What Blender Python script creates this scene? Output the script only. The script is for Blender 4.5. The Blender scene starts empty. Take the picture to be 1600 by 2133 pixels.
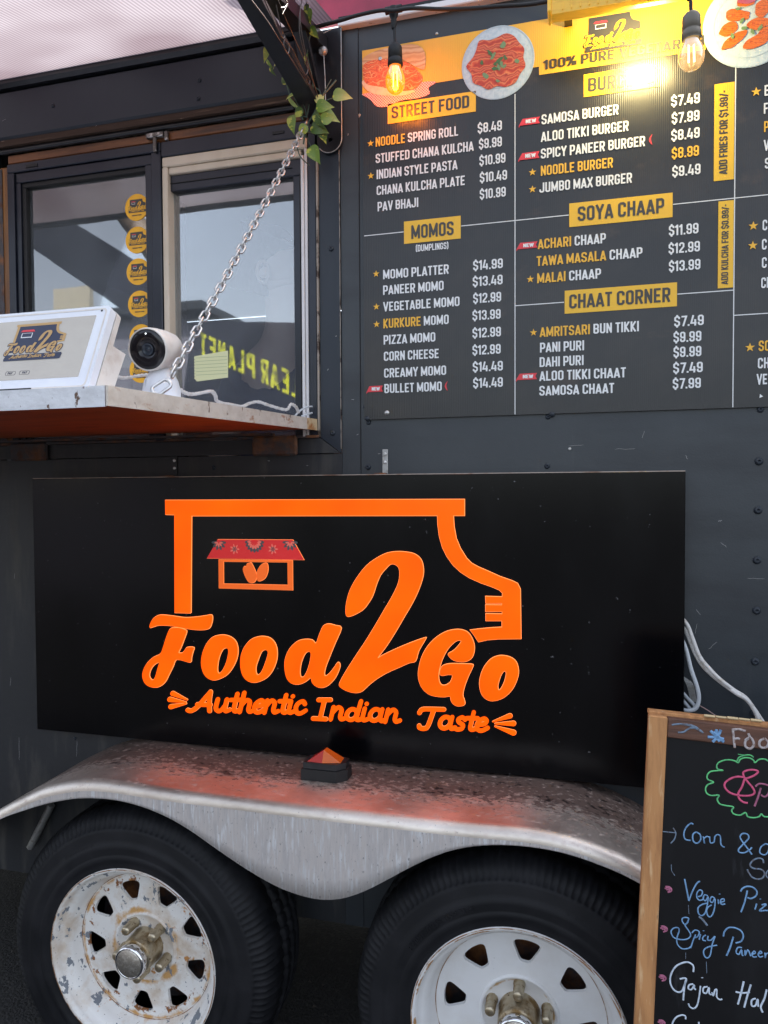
import bpy, math, random
import numpy as np
from mathutils import Vector, Matrix
from mathutils.geometry import tessellate_polygon, delaunay_2d_cdt
random.seed(7)
S = bpy.context.scene
COL = S.collection
PI = math.pi
rad = math.radians

# ------------------------------------------------------------------ camera, sky, sun, exposure
FPX, CW, CH = 1490.0, 1600.0, 2133.0
D, H = 1.6, 1.37
yaw, pitch, roll = rad(15.0747), rad(1.6539), rad(-.3049)
_f = Vector((-math.sin(yaw)*math.cos(pitch), math.cos(yaw)*math.cos(pitch), -math.sin(pitch)))
_r = Vector((math.cos(yaw), math.sin(yaw), 0))
_u = _r.cross(_f)
RR = _r*math.cos(roll) + _u*math.sin(roll)
UU = -_r*math.sin(roll) + _u*math.cos(roll)
CAM = Vector((0, -D, H))
cd = bpy.data.cameras.new('camera'); cam = bpy.data.objects.new('camera', cd); COL.objects.link(cam)
M3 = Matrix((RR, UU, -_f)).transposed()
cam.matrix_world = Matrix.Translation(CAM) @ M3.to_4x4()
cd.sensor_fit = 'HORIZONTAL'; cd.sensor_width = 36; cd.lens = 36*FPX/CW
cd.clip_start = .02; cd.clip_end = 500
S.camera = cam

SUN_EL, SUN_AZ = 52, 28            # sun stands behind the trailer, so its near side is in shade
W = bpy.data.worlds.new('World'); S.world = W; W.use_nodes = True
wt = W.node_tree; bg = wt.nodes['Background']
sky = wt.nodes.new('ShaderNodeTexSky'); sky.sky_type = 'NISHITA'; sky.sun_disc = False
sky.sun_elevation = rad(SUN_EL); sky.sun_rotation = rad(SUN_AZ)
sky.air_density = 1.0; sky.dust_density = 3.0; sky.ozone_density = 1.0
hs = wt.nodes.new('ShaderNodeHueSaturation'); hs.inputs['Saturation'].default_value = .5      # thin cloud
wt.links.new(sky.outputs[0], hs.inputs['Color']); wt.links.new(hs.outputs[0], bg.inputs[0]); bg.inputs[1].default_value = .12
sl = bpy.data.lights.new('sun', 'SUN'); sl.energy = 2.6; sl.angle = rad(.5); sl.color = (1, .93, .84)
so = bpy.data.objects.new('sun', sl); COL.objects.link(so)
sd = Vector((math.sin(rad(SUN_AZ))*math.cos(rad(SUN_EL)), math.cos(rad(SUN_AZ))*math.cos(rad(SUN_EL)), math.sin(rad(SUN_EL))))
so.rotation_euler = sd.to_track_quat('Z', 'Y').to_euler()
S.view_settings.view_transform = 'Standard'; S.view_settings.look = 'None'
S.view_settings.gamma = 1; S.view_settings.exposure = 2.05; S.view_settings.use_curve_mapping = False
S.render.engine = 'CYCLES'
S.cycles.max_bounces = 8; S.cycles.transparent_max_bounces = 12
S.cycles.sample_clamp_indirect = 6

# ------------------------------------------------------------------ measuring: where a sight line meets a real plane
def ray(px, py): return RR*((px-CW/2)/FPX) - UU*((py-CH/2)/FPX) + _f
def at(px, py, o=0):                       # point on the plane y = -o (parallel to the trailer side)
    d = ray(px, py); t = (D-o)/d.y; return Vector((d.x*t, -o, H+d.z*t))
def atx(px, py, x0):                       # point on the plane x = x0
    d = ray(px, py); t = x0/d.x; return Vector((x0, -D+d.y*t, H+d.z*t))
def atp(px, py, p0, n):                    # point on any plane
    d = ray(px, py); t = (p0-CAM).dot(n)/d.dot(n); return CAM+d*t

# ------------------------------------------------------------------ object helpers
WO = {}
def tag(o, label=None, cat=None, group=None, kind=None):
    if label: o['label'] = label
    if cat: o['category'] = cat
    if group: o['group'] = group
    if kind: o['kind'] = kind
    return o
def thing(name, loc, label, cat, group=None):
    o = bpy.data.objects.new(name, None); COL.objects.link(o); o.location = loc; o.empty_display_size = .05
    WO[o.name] = Vector(loc)
    return tag(o, label, cat, group)
class MB:
    def __init__(s): s.v = []; s.f = []; s.sm = []
    def add(s, vs, fs, sm=False):
        b = len(s.v); s.v += [tuple(p) for p in vs]
        s.f += [tuple(i+b for i in f) for f in fs]; s.sm += [sm]*len(fs); return s
    def box(s, x0, x1, y0, y1, z0, z1, bv=0.0):
        if x0 > x1: x0, x1 = x1, x0
        if y0 > y1: y0, y1 = y1, y0
        if z0 > z1: z0, z1 = z1, z0
        return s.obox(Vector(((x0+x1)/2, (y0+y1)/2, (z0+z1)/2)), Vector((1,0,0)), Vector((0,1,0)), Vector((0,0,1)),
                      (x1-x0)/2, (y1-y0)/2, (z1-z0)/2, bv)
    def obox(s, c, ax, ay, az, hx, hy, hz, bv=0.0):
        if bv <= 0:
            vs = [c+ax*hx*i+ay*hy*j+az*hz*k for i in (-1, 1) for j in (-1, 1) for k in (-1, 1)]
            return s.add(vs, [(0,1,3,2), (4,6,7,5), (0,4,5,1), (2,3,7,6), (0,2,6,4), (1,5,7,3)])
        b = min(bv, hx*.9, hy*.9, hz*.9); vs = []; ix = {}
        for i in (-1, 1):
            for j in (-1, 1):
                for k in (-1, 1):
                    for m in range(3):
                        e = [hx, hy, hz]; e = [e[q]-(b if q != m else 0) for q in range(3)]
                        ix[(i, j, k, m)] = len(vs); vs.append(c+ax*e[0]*i+ay*e[1]*j+az*e[2]*k)
        fs = []
        for m, (a, b2) in ((0, (1, 2)), (1, (0, 2)), (2, (0, 1))):
            for sg in (-1, 1):
                q = []
                for (u, v) in ((-1,-1), (1,-1), (1,1), (-1,1)):
                    t = [0, 0, 0]; t[m] = sg; t[a] = u; t[b2] = v; q.append(ix[(*t, m)])
                if (sg > 0) == (m == 1): q.reverse()
                fs.append(q)
        for (m, n, k) in ((0, 1, 2), (0, 2, 1), (1, 2, 0)):
            for u in (-1, 1):
                for v in (-1, 1):
                    t = [0, 0, 0]; t[m] = u; t[n] = v; t[k] = -1; t2 = list(t); t2[k] = 1
                    q = [ix[(*t, m)], ix[(*t2, m)], ix[(*t2, n)], ix[(*t, n)]]; fs.append(q)
        for i in (-1, 1):
            for j in (-1, 1):
                for k in (-1, 1): fs.append([ix[(i, j, k, m)] for m in range(3)])
        b0 = len(s.f); s.add(vs, fs)
        for q in range(b0, len(s.f)):                     # make every face look outward
            f = s.f[q]; p = [Vector(s.v[i]) for i in f]; n = (p[1]-p[0]).cross(p[2]-p[0])
            if n.dot(sum(p, Vector())/len(p)-c) < 0: s.f[q] = tuple(reversed(f))
        return s
    def tube(s, pts, r, n=8, cap=True, up=None, flat=1.0):
        pts = [Vector(p) for p in pts]; R_ = r if isinstance(r, (list, tuple)) else [r]*len(pts)
        vs = []; fs = []; prev = None
        for i, p in enumerate(pts):
            t = (pts[min(i+1, len(pts)-1)]-pts[max(i-1, 0)])
            if t.length < 1e-9: t = Vector((0,0,1))
            t.normalize()
            if up is not None: a = t.cross(up); a = a.normalized() if a.length > 1e-6 else Vector((1,0,0)); b = a.cross(t)
            else:
                if prev is None: prev = t.orthogonal().normalized()
                a = prev-t*prev.dot(t); a = a.normalized() if a.length > 1e-6 else t.orthogonal().normalized(); prev = a; b = t.cross(a)
            for k in range(n):
                an = 2*PI*k/n; vs.append(p+a*math.cos(an)*R_[i]+b*math.sin(an)*R_[i]*flat)
        for i in range(len(pts)-1):
            for k in range(n):
                k2 = (k+1) % n; fs.append((i*n+k, i*n+k2, (i+1)*n+k2, (i+1)*n+k))
        s.add(vs, fs, True)
        if cap: s.add(vs[:n], [tuple(reversed(range(n)))]); s.add(vs[-n:], [tuple(range(n))])
        return s
    def ring(s, pts, r, n=8):                              # closed tube
        pts = [Vector(p) for p in pts]; m = len(pts); vs = []; fs = []
        c = sum(pts, Vector())/m; nn = (pts[0]-c).cross(pts[m//4]-c).normalized()
        for i, p in enumerate(pts):
            t = (pts[(i+1) % m]-pts[i-1]).normalized(); a = t.cross(nn).normalized()
            for k in range(n):
                an = 2*PI*k/n; vs.append(p+a*math.cos(an)*r+nn*math.sin(an)*r)
        for i in range(m):
            j = (i+1) % m
            for k in range(n):
                k2 = (k+1) % n; fs.append((i*n+k, i*n+k2, j*n+k2, j*n+k))
        return s.add(vs, fs, True)
    def lathe(s, prof, c, axis=Vector((0,-1,0)), n=32, sm=True):   # prof: (distance along the axis, radius)
        c = Vector(c); axis = axis.normalized(); a = axis.orthogonal().normalized()
        if abs(axis.y) > .99: a = Vector((1,0,0))
        b = axis.cross(a); vs = []; fs = []
        for (h, r) in prof:
            for k in range(n):
                an = 2*PI*k/n; vs.append(c+axis*h+a*math.cos(an)*r+b*math.sin(an)*r)
        for i in range(len(prof)-1):
            for k in range(n):
                k2 = (k+1) % n; fs.append((i*n+k, i*n+k2, (i+1)*n+k2, (i+1)*n+k))
        return s.add(vs, fs, sm)
    def prism(s, poly, d):                                  # planar polygon (3-D points) pushed along d
        p = [Vector(q) for q in poly]; n = len(p); d = Vector(d)
        tr = tessellate_polygon([p])
        s.add(p, [tuple(t) for t in tr]); s.add([q+d for q in p], [tuple(reversed(t)) for t in tr])
        return s.add(p+[q+d for q in p], [(i, (i+1) % n, (i+1) % n+n, i+n) for i in range(n)])
    def build(s, name, mat, parent=None, origin=None, label=None):
        me = bpy.data.meshes.new(name)
        if parent is None:
            if origin is None:
                a = np.array(s.v); origin = Vector((*((a.min(0)+a.max(0))/2)[:2], a[:, 2].min()))
        elif origin is None: origin = WO[parent.name]
        origin = Vector(origin)
        me.from_pydata([(v[0]-origin.x, v[1]-origin.y, v[2]-origin.z) for v in s.v], [], s.f)
        me.polygons.foreach_set('use_smooth', s.sm); me.materials.append(mat); me.update()
        o = bpy.data.objects.new(name, me); COL.objects.link(o); WO[o.name] = origin
        if parent is None: o.location = origin
        else: o.parent = parent; o.location = origin-WO[parent.name]
        if label: o['label'] = label
        return o

# ------------------------------------------------------------------ materials
def lin(h):
    c = [int(h[i:i+2], 16)/255 for i in (0, 2, 4)]
    return tuple((x/12.92 if x <= .04045 else ((x+.055)/1.055)**2.4) for x in c)
MATS = {}
def mat(name, col, rough=.5, metal=0., layers=(), bump=(), spec=None, emit=None, es=0., coat=0., trans=0., ior=None, alpha=None):
    """layers: (colour, noise scale (x,y,z), low, high[, roughness, metal, detail]); bump: (scale (x,y,z), strength, distance)"""
    m = bpy.data.materials.new(name); m.use_nodes = True; nt = m.node_tree; N = nt.nodes; L = nt.links
    p = N['Principled BSDF']; MATS[name] = m
    p.inputs['Base Color'].default_value = (*col, 1); p.inputs['Roughness'].default_value = rough
    p.inputs['Metallic'].default_value = metal
    if spec is not None: p.inputs['Specular IOR Level'].default_value = spec
    if ior: p.inputs['IOR'].default_value = ior
    if trans: p.inputs['Transmission Weight'].default_value = trans
    if coat: p.inputs['Coat Weight'].default_value = coat; p.inputs['Coat Roughness'].default_value = .08
    if emit: p.inputs['Emission Color'].default_value = (*emit, 1); p.inputs['Emission Strength'].default_value = es
    tc = N.new('ShaderNodeTexCoord'); cc = cr = cm = None
    for i, ly in enumerate(layers):
        c, sc, lo, hi = ly[:4]; rg = ly[4] if len(ly) > 4 else None; mt = ly[5] if len(ly) > 5 else None; det = ly[6] if len(ly) > 6 else 6
        mp = N.new('ShaderNodeMapping'); mp.inputs['Scale'].default_value = sc; mp.inputs['Location'].default_value = (i*3.7, i*1.9, i*5.3)
        L.new(tc.outputs['Object'], mp.inputs[0])
        nz = N.new('ShaderNodeTexNoise'); nz.inputs['Scale'].default_value = 1; nz.inputs['Detail'].default_value = det; nz.inputs['Roughness'].default_value = .62
        L.new(mp.outputs[0], nz.inputs[0])
        mr = N.new('ShaderNodeMapRange'); mr.inputs[1].default_value = lo; mr.inputs[2].default_value = hi
        L.new(nz.outputs[0], mr.inputs[0])
        fac = mr.outputs[0]
        if len(ly) > 7 and ly[7]:
            ax_, ga, gb_ = ly[7]; sx = N.new('ShaderNodeSeparateXYZ'); L.new(tc.outputs['Object'], sx.inputs[0])
            gm = N.new('ShaderNodeMapRange')
            if ax_ == 'r':                                # closeness to a ring of radius ga, width gb_
                cb = N.new('ShaderNodeCombineXYZ'); L.new(sx.outputs[0], cb.inputs[0]); L.new(sx.outputs[2], cb.inputs[2])
                ln = N.new('ShaderNodeVectorMath'); ln.operation = 'LENGTH'; L.new(cb.outputs[0], ln.inputs[0])
                d1 = N.new('ShaderNodeMath'); d1.operation = 'SUBTRACT'; L.new(ln.outputs['Value'], d1.inputs[0]); d1.inputs[1].default_value = ga
                d2 = N.new('ShaderNodeMath'); d2.operation = 'ABSOLUTE'; L.new(d1.outputs[0], d2.inputs[0])
                gm.inputs[1].default_value = gb_; gm.inputs[2].default_value = 0; L.new(d2.outputs[0], gm.inputs[0])
            else: gm.inputs[1].default_value = ga; gm.inputs[2].default_value = gb_; L.new(sx.outputs[ax_], gm.inputs[0])
            # the deposit thins out along this axis: lower the noise before it is cut
            ad = N.new('ShaderNodeMath'); ad.operation = 'MULTIPLY_ADD'; ad.inputs[1].default_value = .42; L.new(gm.outputs[0], ad.inputs[0])
            sb = N.new('ShaderNodeMath'); sb.operation = 'SUBTRACT'; L.new(nz.outputs[0], sb.inputs[0]); sb.inputs[1].default_value = .21; L.new(sb.outputs[0], ad.inputs[2])
            L.new(ad.outputs[0], mr.inputs[0])
        def mix(dt, a, b, prev):
            x = N.new('ShaderNodeMix'); x.data_type = dt
            ia, ib, oo = (6, 7, 2) if dt == 'RGBA' else (2, 3, 0)
            L.new(mr.outputs[0], x.inputs[0])
            if prev is None: x.inputs[ia].default_value = a
            else: L.new(prev, x.inputs[ia])
            x.inputs[ib].default_value = b; return x.outputs[oo]
        cc = mix('RGBA', (*col, 1), (*c, 1), cc)
        if rg is not None: cr = mix('FLOAT', rough, rg, cr)
        if mt is not None: cm = mix('FLOAT', metal, mt, cm)
    if cc: L.new(cc, p.inputs['Base Color'])
    if cr: L.new(cr, p.inputs['Roughness'])
    if cm: L.new(cm, p.inputs['Metallic'])
    pb = None
    for (sc, st, di) in bump:
        mp = N.new('ShaderNodeMapping'); mp.inputs['Scale'].default_value = sc; L.new(tc.outputs['Object'], mp.inputs[0])
        nz = N.new('ShaderNodeTexNoise'); nz.inputs['Scale'].default_value = 1; nz.inputs['Detail'].default_value = 5
        L.new(mp.outputs[0], nz.inputs[0])
        b = N.new('ShaderNodeBump'); b.inputs['Strength'].default_value = st; b.inputs['Distance'].default_value = di
        L.new(nz.outputs[0], b.inputs['Height'])
        if pb: L.new(pb, b.inputs['Normal'])
        pb = b.outputs[0]
    if pb: L.new(pb, p.inputs['Normal'])
    return m
def ribs(m, scale=250., st=.35, di=.0006):     # fluted plastic sheet: vertical flutes
    nt = m.node_tree; N = nt.nodes; L = nt.links
    tc = N.new('ShaderNodeTexCoord'); w = N.new('ShaderNodeTexWave'); w.wave_type = 'BANDS'; w.bands_direction = 'X'
    w.inputs['Scale'].default_value = scale/20; w.inputs['Distortion'].default_value = .25; w.inputs['Detail'].default_value = 1
    mp = N.new('ShaderNodeMapping'); mp.inputs['Scale'].default_value = (6.28, .3, .3)
    L.new(tc.outputs['Object'], mp.inputs[0]); L.new(mp.outputs[0], w.inputs[0])
    b = N.new('ShaderNodeBump'); b.inputs['Strength'].default_value = st; b.inputs['Distance'].default_value = di
    L.new(w.outputs[1], b.inputs['Height'])
    i = N['Principled BSDF'].inputs['Normal']
    if i.links: L.new(i.links[0].from_socket, b.inputs['Normal'])
    L.new(b.outputs[0], i)
    return m

slate = mat('slate_paint', (.027, .033, .040), .42, 0, [((.037, .044, .051), (3, 3, 2), .4, .7), ((.060, .064, .066), (30, 30, 1.6), .60, .80, .6), ((.30, .31, .32), (95, 95, 95), .76, .80, .6), ((.018, .021, .027), (1.5, 1.5, 9), .5, .75)], [((260, 260, 260), .10, .002), ((9, 9, 9), .12, .01)])
slate2 = mat('slate_paint_smooth', (.018, .025, .036), .38, 0, [((.025, .031, .042), (4, 4, 3), .4, .7), ((.24, .24, .24), (110, 110, 110), .77, .81, .6)], [((12, 12, 6), .08, .006)], spec=.35)
grime = mat('slate_paint_grimy', (.022, .024, .028), .5, 0, [((.09, .085, .075), (18, 18, 3), .52, .8, .8), ((.25, .24, .22), (60, 60, 60), .72, .78, .8)], [((60, 60, 60), .15, .003)])
alu = mat('window_aluminium', (.007, .010, .020), .28, .15, [((.02, .023, .033), (5, 5, 5), .4, .7), ((.35, .35, .35), (70, 70, 40), .77, .81, .6)], [((200, 200, 8), .03, .001)])
rubber_black = mat('black_rubber', (.008, .008, .009), .6)
black_metal = mat('black_painted_metal', (.010, .011, .014), .3, 0, [((.02, .022, .026), (12, 12, 12), .45, .7)], [((80, 80, 80), .05, .001)])
edge_worn = mat('worn_edge', (.30, .26, .22), .6, 0, [((.05, .03, .02), (30, 30, 30), .5, .6)])
cream = mat('cream_painted_wood', (.62, .53, .42), .55, 0, [((.50, .40, .29), (7, 7, 3), .45, .75), ((.12, .09, .06), (60, 60, 25), .68, .76)], [((20, 20, 120), .15, .002)])
white_strip = mat('white_window_strip', (.66, .65, .66), .5, 0, [((.52, .49, .46), (18, 18, 3), .5, .8), ((.1, .09, .08), (70, 70, 30), .72, .77)])
brown_wood = mat('brown_stained_wood', (.20, .070, .017), .42, 0, [((.045, .018, .007), (3, 40, 40), .42, .68), ((.19, .085, .03), (2, 60, 60), .55, .8)], [((4, 90, 90), .25, .002)])
post_wood = mat('ochre_post_wood', (.30, .13, .035), .45, 0, [((.12, .045, .013), (45, 45, 3), .42, .68)], [((90, 90, 4), .25, .002)])
bark = mat('weathered_raw_wood', (.045, .024, .014), .8, 0, [((.16, .10, .065), (9, 120, 120), .58, .74), ((.55, .42, .32), (14, 160, 160), .70, .76)], [((8, 150, 150), .8, .006)])
rust = mat('rusty_painted_steel', (.05, .045, .05), .6, 0, [((.26, .10, .03), (14, 14, 14), .5, .66, .85), ((.10, .035, .012), (30, 30, 30), .5, .7, .9)], [((60, 60, 60), .4, .004)])
shelf_under = mat('shelf_underside_stain', (.42, .085, .012), .5, 0, [((.26, .045, .008), (5, 20, 5), .42, .7), ((.05, .012, .004), (9, 9, 9), .58, .8)], [((12, 70, 70), .15, .002)])
shelf_front = mat('chipped_white_paint', (.74, .75, .78), .55, 0, [((.58, .58, .60), (30, 30, 60), .45, .7), ((.13, .07, .045), (60, 60, 34), .63, .655), ((.10, .02, .01), (60, 9, 22), .66, .68)], [((70, 70, 70), .5, .003)])
shelf_side = mat('warm_white_paint', (.66, .60, .53), .55, 0, [((.53, .46, .39), (30, 30, 50), .42, .7), ((.36, .14, .05), (16, 16, 40), .60, .68, .8), ((.11, .05, .03), (60, 60, 34), .63, .66)], [((70, 70, 70), .4, .003)])  # warmer white than the front edge, with rust patches and chips
shelf_end = mat('rust_bled_paint', (.62, .47, .29), .6, 0, [((.40, .15, .04), (30, 30, 30), .48, .62), ((.16, .05, .015), (70, 70, 70), .6, .7)], [((70, 70, 70), .4, .003)])
white_pl = mat('white_plastic', (.78, .79, .83), .32, 0, [((.70, .71, .76), (10, 10, 10), .45, .7)])
ivory_pl = mat('aged_white_plastic', (.70, .65, .60), .42, 0, [((.52, .42, .36), (30, 30, 30), .5, .8), ((.35, .22, .15), (60, 60, 60), .70, .78)])
gloss_black = mat('glossy_black', (.006, .006, .009), .12)
lens_mat = mat('lens_glass', (.02, .03, .045), .05)
galv = mat('galvanised_steel', (.62, .62, .62), .34, .85, [((.46, .45, .43), (60, 60, 60), .45, .7, .45), ((.33, .24, .16), (120, 120, 120), .62, .72, .7)])
zinc = mat('dull_zinc', (.42, .42, .41), .45, .6, [((.25, .22, .19), (80, 80, 80), .5, .7, .7)])
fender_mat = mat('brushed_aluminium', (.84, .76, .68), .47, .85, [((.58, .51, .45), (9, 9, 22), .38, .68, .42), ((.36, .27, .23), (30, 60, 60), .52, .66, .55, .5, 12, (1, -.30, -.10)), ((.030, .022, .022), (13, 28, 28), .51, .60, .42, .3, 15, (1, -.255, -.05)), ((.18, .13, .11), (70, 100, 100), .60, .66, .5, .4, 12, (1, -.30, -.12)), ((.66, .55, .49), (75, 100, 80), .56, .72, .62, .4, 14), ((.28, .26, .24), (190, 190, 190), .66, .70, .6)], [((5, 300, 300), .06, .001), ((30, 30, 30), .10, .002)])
skirt_mat = mat('dull_aluminium_skirt', (.70, .65, .625), .48, .45, [((.50, .47, .46), (80, 80, 8), .42, .62, .6, .2), ((.78, .78, .79), (170, 170, 17), .54, .64, .5), ((.30, .28, .28), (210, 210, 110), .62, .68, .8)], [((160, 160, 16), .12, .001)])
tyre_mat = mat('worn_rubber', (.0055, .006, .008), .6, 0, [((.014, .014, .017), (14, 14, 14), .4, .7, .66), ((.10, .10, .105), (120, 120, 120), .76, .80)], [((160, 160, 160), .2, .001)], spec=.3)
tyre_mat2 = mat('worn_rubber_clean', (.006, .0065, .0085), .62, 0, [((.015, .015, .018), (10, 10, 10), .4, .7, .66), ((.13, .13, .13), (140, 140, 140), .78, .81)], [((160, 160, 160), .2, .001)], spec=.3)
rim_rust = mat('rusty_white_rim', (.80, .78, .75), .38, 0, [((.62, .52, .42), (13, 13, 13), .48, .66), ((.58, .33, .12), (22, 22, 22), .58, .74, .6, 0, 9, ('r', .082, .026)), ((.58, .32, .11), (20, 20, 20), .62, .76, .6, 0, 9, ('r', .164, .018)), ((.50, .23, .065), (26, 26, 26), .645, .69, .7, 0, 9), ((.26, .10, .03), (44, 44, 44), .72, .76, .8, 0, 9, ('r', .150, .05)), ((.19, .21, .24), (34, 34, 26), .600, .606, .5, 0, 5), ((.13, .10, .08), (170, 170, 170), .665, .68)], [((40, 40, 40), .2, .002)])
rim_clean = mat('white_rim', (.80, .80, .80), .34, 0, [((.72, .70, .68), (8, 8, 8), .45, .7), ((.56, .36, .17), (20, 20, 20), .64, .72, .7, 0, 8, ('r', .066, .022)), ((.42, .22, .09), (24, 24, 24), .66, .72, .7, 0, 8, ('r', .200, .012)), ((.15, .14, .14), (170, 170, 170), .73, .745)], [((40, 40, 40), .12, .002)])
rust_edge = mat('rust_line', (.28, .13, .05), .8, 0, [((.62, .56, .50), (45, 45, 45), .48, .62)])
hub_mat = mat('tarnished_chrome', (.50, .43, .31), .32, .85, [((.24, .15, .06), (28, 28, 28), .45, .64, .6), ((.12, .06, .02), (90, 90, 90), .6, .7, .8)])
chrome = mat('chrome', (.80, .80, .82), .07, 1.0)
cap_face = mat('worn_chrome_face', (.42, .38, .33), .42, .8, [((.62, .58, .52), (160, 160, 160), .5, .62), ((.16, .12, .09), (120, 120, 120), .6, .7)])
well_mat = mat('dark_underbody', (.012, .012, .014), .7, 0, [((.035, .032, .03), (10, 10, 10), .5, .75)], [((50, 50, 50), .3, .004)])
panel_blk = mat('gloss_black_sign', (.0015, .0015, .0022), .17, 0, [((.003, .003, .004), (5, 5, 2), .45, .75, .24), ((.16, .16, .17), (110, 110, 110), .70, .73, .6)], [((7, 7, 5), .05, .004), ((220, 220, 3), .02, .0006)], spec=.22)
sign_edge = mat('sign_edge_highlight', (.52, .42, .36), .5, 0, [((.28, .12, .06), (25, 25, 25), .5, .7)])  # pale colour paints the highlight along the panel's top edge
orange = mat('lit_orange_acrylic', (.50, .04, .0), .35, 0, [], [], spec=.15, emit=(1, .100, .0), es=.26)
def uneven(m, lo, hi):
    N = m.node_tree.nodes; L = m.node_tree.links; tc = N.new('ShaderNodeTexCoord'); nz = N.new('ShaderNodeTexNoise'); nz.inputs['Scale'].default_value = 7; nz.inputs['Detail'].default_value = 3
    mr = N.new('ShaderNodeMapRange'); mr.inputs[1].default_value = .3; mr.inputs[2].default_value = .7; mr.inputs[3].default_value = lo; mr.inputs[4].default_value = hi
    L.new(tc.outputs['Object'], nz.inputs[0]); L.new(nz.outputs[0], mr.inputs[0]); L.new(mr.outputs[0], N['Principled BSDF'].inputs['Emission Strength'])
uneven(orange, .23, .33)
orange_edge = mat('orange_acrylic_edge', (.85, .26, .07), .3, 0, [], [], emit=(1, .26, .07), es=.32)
menu_blk = ribs(mat('menu_print_charcoal', (.012, .0122, .014), .30, 0, [((.030, .026, .024), (4, 4, 5), .45, .75), ((.055, .036, .026), (9, 9, 14), .60, .80), ((.25, .25, .25), (150, 150, 150), .775, .80)], [((6, 6, 6), .06, .006)]))
band_mat = ribs(mat('menu_print_amber', (.82, .42, .025), .32, 0, [((.78, .42, .04), (3, 3, 3), .4, .7)]))
head_yel = ribs(mat('menu_print_yellow', (.86, .50, .012), .34, 0, [((.82, .45, .02), (9, 9, 9), .4, .7)]), 250, .25)
txt_white = mat('print_white', (.78, .79, .80), .4)
txt_yel = mat('print_yellow', (.86, .46, .03), .4)
txt_dark = mat('print_dark', (.045, .04, .034), .4)
red_print = mat('print_red', (.72, .035, .05), .4)
stick_yel = mat('sticker_yellow', (.88, .44, .012), .38, 0, [((.80, .38, .015), (30, 30, 30), .45, .7)])
note_mat = mat('yellow_note_paper', (.66, .66, .38), .7)
amber_glass = None
leaf_mats = [mat('leaf_green_%s' % n, c, .38, 0, [((.50, .50, .08), (30, 30, 80), .56, .60), (c2, (20, 20, 20), .45, .7)], [((60, 60, 60), .3, .002)])
             for n, c, c2 in (('bright', (.16, .25, .035), (.26, .34, .06)), ('dark', (.06, .115, .014), (.12, .18, .03)), ('pale', (.30, .38, .10), (.38, .45, .15)))]
vine_mat = mat('vine_stem', (.05, .085, .06), .5)
old_wood = mat('weathered_oak_rail', (.52, .25, .095), .7, 0, [((.31, .135, .05), (60, 60, 5), .42, .68), ((.66, .43, .23), (110, 110, 9), .57, .70), ((.10, .045, .025), (150, 150, 13), .66, .76)], [((150, 150, 7), .7, .002)])
old_wood_top = mat('stained_walnut_rail', (.13, .055, .032), .65, 0, [((.065, .028, .017), (5, 90, 90), .42, .68), ((.21, .10, .055), (7, 120, 120), .6, .75)], [((8, 150, 150), .7, .002)])
slate_board = mat('chalkboard_slate', (.006, .006, .0075), .45, 0, [((.015, .0155, .018), (7, 7, 3), .50, .80, .55), ((.055, .058, .066), (24, 24, 5), .64, .82, .7), ((.16, .17, .18), (110, 110, 60), .765, .80)], [((100, 100, 100), .06, .001)], spec=.25)
def chalk(n, c, d): return mat(n, c, .8, 0, [(d, (170, 170, 170), .46, .64)], [((200, 200, 200), .5, .001)])
ch_blue = chalk('chalk_blue', (.20, .38, .62), (.12, .24, .42)); ch_white = chalk('chalk_white', (.62, .70, .80), (.42, .50, .60))
ch_pink = chalk('chalk_pink', (.72, .10, .22), (.55, .08, .17)); ch_pinkp = chalk('chalk_dull_pink', (.42, .13, .22), (.30, .09, .16))
ch_green = chalk('chalk_green', (.14, .62, .22), (.10, .40, .18)); ch_grey = chalk('chalk_grey_blue', (.17, .24, .33), (.12, .10, .10))
ch_wash = chalk('chalk_washed_white', (.46, .42, .42), (.24, .15, .12))
cord_w = mat('white_cable', (.66, .64, .62), .45, 0, [((.48, .42, .36), (60, 60, 60), .5, .7)])
cord_g = mat('grey_cable', (.50, .53, .56), .45)
asphalt = mat('asphalt', (.022, .0215, .022), .85, 0, [((.05, .047, .045), (60, 60, 60), .5, .7), ((.02, .019, .019), (9, 9, 9), .5, .8)], [((120, 120, 120), .9, .01), ((8, 8, 8), .4, .03)])
gravel_mat = mat('gravel_grit', (.035, .032, .03), .85, 0, [((.08, .06, .05), (30, 30, 30), .5, .7)])
crimson = mat('crimson_vinyl', (.48, .04, .09), .35, 0, [((.24, .018, .045), (5, 5, 5), .4, .7)])
drip = mat('peeling_white_drip_edge', (.80, .78, .78), .5, 0, [((.25, .18, .17), (18, 40, 40), .62, .66), ((.05, .02, .02), (40, 60, 60), .66, .70)])
fence_mat = mat('grey_weathered_boards', (.16, .16, .20), .75, 0, [((.09, .09, .12), (14, 14, 1), .42, .7)])
navy = mat('navy_canvas', (.005, .008, .020), .7, 0, [((.010, .013, .028), (6, 6, 6), .4, .7)])
banner_yel = mat('banner_yellow', (.62, .64, .02), .6, 0, [((.12, .13, .02), (14, 14, 14), .45, .65)])
person_skin = mat('skin', (.62, .41, .34), .5); hair_mat = mat('dark_hair', (.012, .011, .012), .5, 0, [], [((150, 150, 20), .6, .004)])
shirt_mat = mat('navy_shirt', (.015, .022, .07), .8); inside_mat = mat('interior_wall', (.28, .28, .27), .6)
cream_in = mat('interior_cream', (.60, .57, .45), .6); fridge_mat = mat('interior_grey', (.30, .32, .34), .4)
fix_yel = mat('amber_lamp_housing', (.70, .43, .05), .3, 0, [((.5, .28, .03), (20, 60, 60), .5, .7)], [], emit=(1, .55, .05), es=.06)
lens_red = mat('red_marker_lens', (.42, .016, .006), .22, 0, [], [((300, 20, 300), .3, .001)])
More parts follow.
